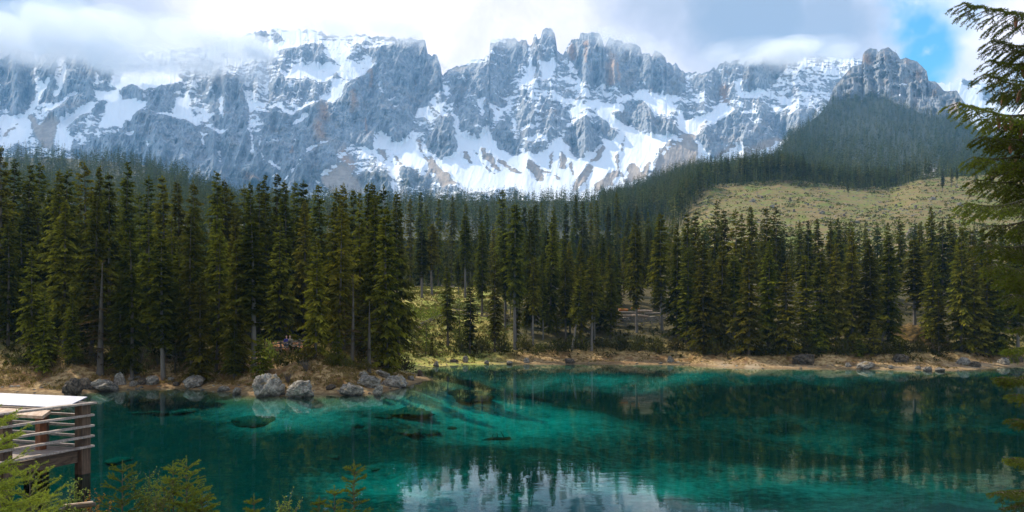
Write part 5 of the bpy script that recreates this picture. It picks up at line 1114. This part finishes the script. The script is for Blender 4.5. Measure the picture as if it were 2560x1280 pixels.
slab([P_(-.15, -.42, 2.80), P_(6.2, -.42, 2.80), P_(6.2, .50, 2.50), P_(-.15, .50, 2.50)], .03, 'map_board', M['map'], ip)
slab([P_(-.05, -.38, 2.755), P_(6.1, -.38, 2.755), P_(6.1, .60, 2.43), P_(-.05, .60, 2.43)], .05, 'backing_board', M['dark_wood'], ip)
slab([P_(.35, .62, 2.40), P_(6., .62, 2.40), P_(6., 1.12, 2.27), P_(.1, 1.12, 2.27)], .11, 'table_plank', M['cut_wood'], ip)
for k in (.9, 3.2, 5.6):
    mb = MB(); mb.bar(P_(k, .55, DZ - .9 + .03), P_(k, .55, 2.3 - .0) - Vector((0, 0, .06)), .24, .24, u1); o = mb.build('leg', M['red_wood'], ip)
ip.location = PC0 + (u1 * .35 + u2 * .25) * 1.128; ip.scale = (1.128,) * 3
# ------------------------------------------------------------------ near spruces with real needles
def needle_mesh(name, segs, dens, ln, wd, seed, matn, tone0=.35):
    """segs (n,7): start, end, tone. Narrow needles set round each twig."""
    S = np.asarray(segs, float); r = np.random.default_rng(seed); d = S[:, 3:6] - S[:, :3]; L = np.linalg.norm(d, axis=1); cnt = np.maximum((L * dens).astype(int), 1)
    i = np.repeat(np.arange(len(S)), cnt); m_ = len(i); k = r.random(m_); p = S[i, :3] + d[i] * k[:, None]; a = d[i] / (L[i][:, None] + 1e-9)
    up = np.where(np.abs(a[:, 2:3]) > .9, np.array([[1., 0, 0]]), np.array([[0, 0, 1.]])); x = np.cross(a, up); x /= np.linalg.norm(x, axis=1, keepdims=True); y = np.cross(x, a)
    t_ = r.uniform(0, 6.283, m_); rad = x * np.cos(t_)[:, None] + y * np.sin(t_)[:, None]; nd = a * .62 + rad * .78 + np.array([0, 0, .18]); nd /= np.linalg.norm(nd, axis=1, keepdims=True)
    w = np.cross(nd, r.normal(size=(m_, 3))); w /= np.linalg.norm(w, axis=1, keepdims=True); l = ln * r.uniform(.7, 1.2, m_)
    v = np.stack([p - w * wd / 2, p + w * wd / 2, p + nd * l[:, None]], 1).reshape(-1, 3); f = np.arange(3 * m_).reshape(-1, 3)
    tn = np.repeat(np.clip(S[i, 6] + r.normal(size=m_) * .12, 0, 1), 3); me = mesh_np(name, v, f, {'tone': tn}); me.materials.append(M[matn]); return me
def stem_mesh(name, segs, rad, mt):
    """segs list of (p0,p1,r0,r1) as three sided sticks"""
    S = np.array([(*a, *b, r0, r1) for a, b, r0, r1 in segs], float); a = S[:, :3]; b = S[:, 3:6]; d = b - a; d /= np.linalg.norm(d, axis=1, keepdims=True) + 1e-9
    up = np.where(np.abs(d[:, 2:3]) > .9, np.array([[1., 0, 0]]), np.array([[0, 0, 1.]])); x = np.cross(d, up); x /= np.linalg.norm(x, axis=1, keepdims=True); y = np.cross(x, d); V = []
    for q, r_ in ((a, S[:, 6]), (b, S[:, 7])):
        for t_ in (0, 2.094, 4.189): V.append(q + (x * math.cos(t_) + y * math.sin(t_)) * (r_ * rad)[:, None])
    v = np.stack(V, 1).reshape(-1, 3); n = np.arange(len(S))[:, None] * 6; f = np.concatenate([n + np.array([[0, 1, 4, 3]]), n + np.array([[1, 2, 5, 4]]), n + np.array([[2, 0, 3, 5]])])
    me = mesh_np(name, v, f, None, True); me.materials.append(mt); return me
def frond(r, p, d, L, up, depth, N, S, tone, sag=.0, rr=.006):
    """a flat spray: axis with paired side twigs; N needle segs, S stem segs"""
    n = max(3, int(L / .07)); p = Vector(p); d = Vector(d).normalized(); side = d.cross(up).normalized() if abs(d.dot(up)) < .98 else Vector((1, 0, 0)); st = L / n
    for i in range(n):
        dd = (d + Vector((0, 0, -sag * (i / n))) + Vector((r.gauss(0, .04), r.gauss(0, .04), r.gauss(0, .04)))).normalized(); q = p + dd * st; k = i / n
        S.append((p, q, rr * (1.1 - k), rr * (1.1 - (i + 1) / n))); N.append((*p, *q, min(1, tone + .35 * k)))
        if depth > 0 and k > .12:
            for s_ in (-1, 1):
                if r.random() < .9:
                    l2 = L * .5 * (1 - k) * r.uniform(.65, 1.15) + .045
                    frond(r, q, dd * .72 + side * s_ * .68 + Vector((0, 0, r.uniform(-.15, .05) - sag * .4)), l2, up, depth - 1 if l2 > .13 else 0, N, S, tone, sag * .6, rr * .55)
        p = q
def sapling(name, loc, H, Rb, seed, label, group=None, matn='fresh', whorl=.15, dens=620, ln=.021, wd=.0058, sag=.1, elev=(.25, .75), leader=.12, tone=.42, maxw=40):
    r = random.Random(seed); o = empty(name, loc, label, 'tree', group); N = []; S = []
    trunk = []; z = 0.
    N.append((0, 0, H * (1 - leader), 0, 0, H, tone + .2)); zs = []
    z = H * (1 - leader * .9)
    while z > .12 and len(zs) < maxw: zs.append(z); z -= whorl * r.uniform(.8, 1.15) * (.8 + .5 * (1 - z / H))
    for z in zs:
        t_ = 1 - z / H; L = Rb * (.12 + .95 * t_**.8); nb = r.choice((4, 5, 5, 6)); a0 = r.uniform(0, 6.28)
        for b in range(nb):
            a = a0 + b * 6.283 / nb + r.gauss(0, .2); el = elev[1] * (1 - t_) + elev[0] * t_; L2 = L * r.uniform(.7, 1.15)
            frond(r, (0, 0, z + r.uniform(-.02, .02)), (math.cos(a), math.sin(a), el), L2, Vector((0, 0, 1)), 2 if L2 > .35 else 1, N, S, tone, sag)
        if r.random() < .6:
            a = r.uniform(0, 6.28); frond(r, (0, 0, z - whorl * .5), (math.cos(a), math.sin(a), .5), L * .35, Vector((0, 0, 1)), 1, N, S, tone, sag)
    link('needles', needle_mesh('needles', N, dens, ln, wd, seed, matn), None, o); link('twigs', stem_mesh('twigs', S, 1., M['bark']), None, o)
    mb = MB(); mb.tube([(0, 0, -.3), (0, 0, H * .5), (0, 0, H)], [.006 + H * .006, .004 + H * .003, .002], 6); mb.build('trunk', M['bark'], o, True)
    return o
def fg(px, py_top, D):
    x, y = W(px, D); z = gz(x, y); return (x, y, z), ptop(px, py_top, D) - z
def sap(px, py, D, Rb, seed, label, **kw):
    loc, H = fg(px, py, D); return sapling('young_spruce', loc, H, Rb, seed, label, **kw)
sap(306, 1150, 9.0, .50, 11, 'young spruce left of the twin-topped one on the near bank', tone=.30)
sap(466, 1138, 9.2, .62, 12, 'tallest young spruce on the near bank, right top of the twin pair', tone=.30); sap(433, 1152, 9.0, .46, 13, 'young spruce crowded against the tallest one', tone=.28)
sap(885, 1150, 8.2, .34, 14, 'slender young spruce with a long leader alone at the bottom centre', tone=.26); sap(836, 1214, 8.0, .26, 15, 'smaller young spruce left of the slender one', tone=.22); sap(798, 1240, 7.9, .2, 16, 'tiny spruce tip peeping up beside the smaller young spruce', tone=.2)
sap(635, 1234, 8.4, .26, 17, 'small spruce tip at the bottom edge left of the leafy shrub', tone=.25); sap(505, 1232, 8.8, .4, 18, 'low spreading spruce right of the tallest young one', tone=.3); sap(0, 1225, 7.2, .5, 19, 'low dark young spruce below the large bright one', tone=.2)
loc, H = fg(-105, 975, 4.7); sapling('young_spruce', loc, H, .80, 21, 'large bright young spruce reaching up in front of the platform', whorl=.15, dens=560, ln=.019, wd=.0045, sag=.02, elev=(.30, .9), tone=.55)
loc, H = fg(75, 1165, 5.6); sapling('young_spruce', loc, H, .56, 22, 'bushy bright spruce at the right foot of the large one', whorl=.14, dens=560, ln=.019, wd=.005, sag=.03, elev=(.35, .9), tone=.55)

# leafy shrubs on the near bank
def leafy(px, py, D, wpx, seed, label, matn='leaf', nst=7, leaf=.028, lean=.25):
    loc, H = fg(px, py, D); r = random.Random(seed); rn = np.random.default_rng(seed); o = empty('leafy_shrub', loc, label, 'shrub'); S = []; P = []; Dr = []
    for _ in range(nst):
        a = r.uniform(0, 6.28); q = r.uniform(.1, 1) * wpx / F * D / 2; h = H * r.uniform(.7, 1.); pts = [Vector((0, 0, 0)), Vector((math.cos(a) * q * .4, math.sin(a) * q * .4, h * .5)), Vector((math.cos(a) * q, math.sin(a) * q, h))]
        for p0, p1, r0, r1 in ((pts[0], pts[1], .009, .006), (pts[1], pts[2], .006, .002)):
            S.append((p0, p1, r0, r1)); n = int((p1 - p0).length / .013)
            for i in range(n):
                k = r.random(); p = p0.lerp(p1, k); d = Vector((r.gauss(0, 1), r.gauss(0, 1), r.gauss(.5, .6)))
                if p.z > H * .3: P.append(p + d.normalized() * r.uniform(0, .05)); Dr.append(d.normalized())
        for _ in range(7):
            k = r.uniform(.2, .95); p0 = pts[1].lerp(pts[2], k); d = Vector((r.gauss(0, .6), r.gauss(0, .6), .8)).normalized() * r.uniform(.08, .22); S.append((p0, p0 + d, .003, .0015))
            for i in range(9): P.append(p0 + d * r.random()); Dr.append(Vector((r.gauss(0, 1), r.gauss(0, 1), r.gauss(.4, .6))).normalized())
    n = len(P); v = kites(np.array(P), np.array(Dr), leaf * rn.uniform(.7, 1.4, n), leaf * rn.uniform(.5, .8, n), rn)
    me = mesh_np('leaves', v, kfaces(n), {'tone': np.repeat(rn.random(n), 4)}); me.materials.append(M[matn]); link('leaves', me, None, o); link('stem', stem_mesh('stem', S, 1., M['bark']), None, o)
leafy(367, 1172, 9.4, 70, 41, 'pale green leafy shrub with tall tips between the two spruce groups', nst=9); leafy(190, 1192, 8.6, 60, 42, 'pale leafy shrub below the platform post', nst=9); leafy(715, 1252, 8.2, 66, 43, 'yellow-green leafy shrub cut by the bottom edge', nst=10); leafy(235, 1238, 7.8, 80, 44, 'shrub with small orange leaves beside the lying log', 'autumn', 9, .02)
leafy(400, 1215, 8.6, 90, 46, 'broad low leafy shrub at the foot of the twin spruces', nst=10); leafy(993, 1228, 8.6, 14, 45, 'single thin upright twig with a few green leaves', nst=1, leaf=.022); leafy(140, 1240, 7.4, 80, 47, 'light green shrub left of the lying log', nst=9)
# lying log on the near bank
x, y = W(195, 7.6); o = empty('fallen_log', (x, y, ptop(195, 1266, 7.6)), 'pale broken log lying on the near bank among the shrubs', 'log', None, .25); mb = MB(); mb.tube([(-.17, 0, -.04), (-.05, 0, .0), (.1, .01, .015), (.17, .01, .01)], [.028, .036, .032, .024], 8); mb.build('trunk', M['bark'], o, True)
mb = MB(); mb.bar((-.15, -.015, .025), (.15, -.01, .042), .03, .016); mb.build('split_face', M['cut_wood'], o)

# ------------------------------------------------------------------ big spruce overhanging on the right
tx, ty = W(2745, 7.6); tz = gz(tx, ty); big = empty('spruce_tree', (tx, ty, tz), 'huge near spruce hanging its cone-bearing boughs along the right edge', 'tree')
mb = MB(); mb.tube([(0, 0, -.5), (0, 0, 0), (.02, 0, 4), (0, .03, 9), (0, 0, 13)], [.32, .27, .22, .13, .03], 10); mb.build('trunk', M['bark'], big, True)
M['bough'] = foliage_mat('bough_needles', (.016, .028, .004), (.115, .14, .016), (.07, .09, .012), .36)
def cone_mesh():
    mb = MB(); mb.tube([(0, 0, 0), (0, 0, -.02), (0, 0, -.06), (0, 0, -.11), (0, 0, -.13)], [.006, .016, .02, .014, .004], 7); me = bpy.data.meshes.new('cone'); me.from_pydata(mb.v, [], mb.f); me.update(); m, t = mat('cone'); v = t.a('ShaderNodeTexVoronoi', {'Vector': objc(t), 'Scale': 160.}).outputs['Distance']; princ(t, t.mix(v, (.20, .085, .04), (.07, .03, .016)), .7, v, .6, .004); me.materials.append(m); return me
CONE = cone_mesh(); NB = [0]
def bough(px, py, D, rise, seed, cones=0, hang=.5, dens=330, wid=1.):
    r = random.Random(seed); tip = Vector((*W(px, D), ptop(px, py, D))) - Vector((tx, ty, tz)); base = Vector((0, 0, tip.z + rise)); L = (tip - base).length; N = []; S = []; n = max(8, int(L / .06)); pts = []
    for i in range(n + 1):
        k = i / n; p = base.lerp(tip, k); p.z -= math.sin(k * math.pi) * L * .10 * (1 if rise > 0 else .4); p += Vector((0, 0, .02 * math.sin(k * 9 + seed))); pts.append(p)
    for i in range(n):
        k = i / n; a, b = pts[i], pts[i + 1]; S.append((a, b, .022 * (1.15 - k), .022 * (1.15 - (i + 1) / n)))
        if k > .55: N.append((*a, *b, .3 + .4 * k))
        if k < .16: continue
        d = (b - a).normalized(); sd_ = d.cross(Vector((0, 0, 1))).normalized()
        for s_ in (-1, 1):
            if r.random() < .93:
                l = (.10 + .42 * (1 - k)**.6 * min(1, L / 1.6)) * r.uniform(.6, 1.15) * wid; frond(r, b, d * .62 + sd_ * s_ * .62 + Vector((0, 0, -hang * r.uniform(.3, 1.))), l, Vector((0, 0, 1)), 1, N, S, .18 + .3 * k + r.uniform(-.08, .1), .35, .005)
        if r.random() < .55:
            l = r.uniform(.12, .34) * (1.1 - k * .6) * wid; frond(r, b, d * .3 + Vector((r.gauss(0, .25), r.gauss(0, .25), -1)), l, Vector((0, 1, 0)), 1, N, S, .15 + .3 * k, .2, .004)
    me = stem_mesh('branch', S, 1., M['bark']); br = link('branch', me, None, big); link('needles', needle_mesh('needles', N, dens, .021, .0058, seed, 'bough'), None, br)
    for c in range(cones):
        k = r.uniform(.62, .98); p = pts[int(k * n)]; o = link('cone', CONE, None, br, p + Vector((r.uniform(-.05, .05), r.uniform(-.05, .05), -.03))); o.rotation_euler = (r.uniform(-.25, .25), r.uniform(-.25, .25), 0)
BG = ((2408, 4, 7.0, .4, 1), (2482, 96, 6.9, .5, 0), (2474, 150, 7.2, .5, 1), (2464, 188, 6.8, .55, 2), (2396, 262, 6.6, .7, 3), (2452, 300, 7.2, .55, 1), (2450, 338, 6.8, .55, 1), (2436, 388, 7.0, .55, 1), (2416, 505, 6.7, .75, 0), (2440, 452, 7.2, .6, 0),
      (2530, 130, 7.3, .4, 0), (2505, 235, 7.6, .4, 1), (2490, 350, 7.5, .5, 1), (2485, 420, 7.4, .5, 0), (2478, 560, 7.3, .55, 0), (2470, 610, 6.9, .6, 0), (2490, 665, 6.8, .5, 0), (2515, 700, 7.2, .5, 0), (2500, 500, 7.6, .5, 0),
      (2520, 300, 7.0, .4, 1), (2530, 400, 7.0, .4, 0), (2530, 460, 7.3, .4, 0), (2520, 620, 7.4, .4, 0), (2530, 740, 7.0, .4, 0), (2548, 820, 7.2, .35, 0), (2535, 866, 6.9, .35, 0), (2508, 938, 6.5, .5, 0), (2545, 985, 7.0, .35, 0), (2546, 1052, 6.9, .35, 0), (2536, 1150, 6.7, .35, 0), (2505, 1232, 6.4, .4, 0), (2540, 1262, 6.7, .35, 0), (2545, 560, 7.1, .4, 0), (2550, 200, 7.3, .4, 0), (2548, 350, 7.5, .4, 0))
for i, (px, py, D, rise, cn) in enumerate(BG): bough(px, py, D, rise, 900 + i, cn, .55 if py < 800 else .25, 430, .82 if py < 800 else .6)

# ------------------------------------------------------------------ clouds wrapping the peaks, and the air
def volume_mat(name, dens, col, aniso=0.):
    m = bpy.data.materials.new(name); m.use_nodes = True; t = NT(m.node_tree); t.n.clear(); o = t.a('ShaderNodeOutputMaterial')
    v = t.a('ShaderNodeVolumePrincipled', {'Color': (*col, 1), 'Density': dens, 'Anisotropy': aniso}); t.l.new(v.outputs[0], o.inputs['Volume']); return m
def cloud_mesh(seed):
    bm = bmesh.new(); bmesh.ops.create_icosphere(bm, subdivisions=4, radius=1.); v = np.array([q.co[:] for q in bm.verts]); me = bpy.data.meshes.new('cloud_%d' % seed); bm.to_mesh(me); bm.free()
    k = 1 + .42 * fbm(v[:, 0] * 1.7 + seed * 3, v[:, 2] * 1.9 + v[:, 1] * 1.3, 4, seed); v *= k[:, None]; me.vertices.foreach_set('co', v.astype(np.float32).ravel()); me.polygons.foreach_set('use_smooth', [True] * len(me.polygons)); me.update(); return me
CLD = [cloud_mesh(k) for k in range(6)]; CM = {}
CLOUDS = ((-200,90,3000,220,80,.006),(60,85,3000,160,82,.006),(230,95,2950,160,76,.006),(390,110,2950,150,66,.006),(520,125,2900,110,56,.006),(600,140,2850,80,40,.006),(640,180,2800,44,30,.006),(150,140,2900,110,34,.004),(330,155,2900,120,36,.004),(470,160,2850,90,32,.005),(560,110,2950,80,36,.004),
    (860,60,3150,110,30,.005),(990,75,3150,80,28,.006),(1020,92,3150,46,22,.004),(760,60,3200,90,22,.003),(1265,88,3200,56,32,.007),(1360,70,3220,34,24,.0035),(1540,98,3150,52,30,.006),(1600,110,3150,46,26,.006),(1650,122,3150,36,20,.005),(1480,80,3200,40,18,.003),(1545,140,3100,26,18,.004),
    (1890,132,3100,130,26,.006),(2030,126,3050,100,26,.006),(1930,152,3050,64,20,.005),(2085,132,3000,56,20,.006),(1780,150,3150,60,18,.004),(1140,160,3200,60,16,.002),(1810,140,3150,40,16,.003))
PUFF = []; cr = random.Random(31)
for px, py, D, rx, ry, dn in CLOUDS:
    PUFF.append((px, py, D, rx, ry, .0016 if dn > .0045 else .0010))
    for _ in range(4 if rx > 60 else 2):
        a = cr.uniform(0, 6.28); q = cr.uniform(.45, 1.0); k = cr.uniform(.30, .62); PUFF.append((px + math.cos(a) * rx * q, py + math.sin(a) * ry * q * .8, D + cr.uniform(-60, 20), rx * k, ry * k * 1.15, cr.choice((.0024, .004, .006)) if dn > .0045 else cr.choice((.0016, .003))))
for i, (px, py, D, rx, ry, dn) in enumerate(PUFF):
    if dn not in CM: CM[dn] = volume_mat('cloud', dn, (1, 1, 1), .0)
    o = link('cloud', CLD[i % 6], None, None, (*W(px, D), ptop(px, py, D))); a = rx / F * D; o.scale = (a, min(a, 150.), ry / F * D); o.data = CLD[i % 6]
    if not o.data.materials: o.data.materials.append(None)
    o.material_slots[0].link = 'OBJECT'; o.material_slots[0].material = CM[dn]; tag(o, 'soft white cloud wrapping the peaks', None, 'clouds clinging to the peaks', 'stuff')
bm = bmesh.new(); bmesh.ops.create_cube(bm, size=1.); me = bpy.data.meshes.new('haze'); bm.to_mesh(me); bm.free()
hz = link('haze', me, volume_mat('haze', .88e-4, (.24, .58, 1.), .0)); hz.location = (0, 2500, 850); hz.scale = (11600, 6200, 1720); hz['kind'] = 'stuff'; hz['label'] = 'pale blue air between the lake and the mountains'
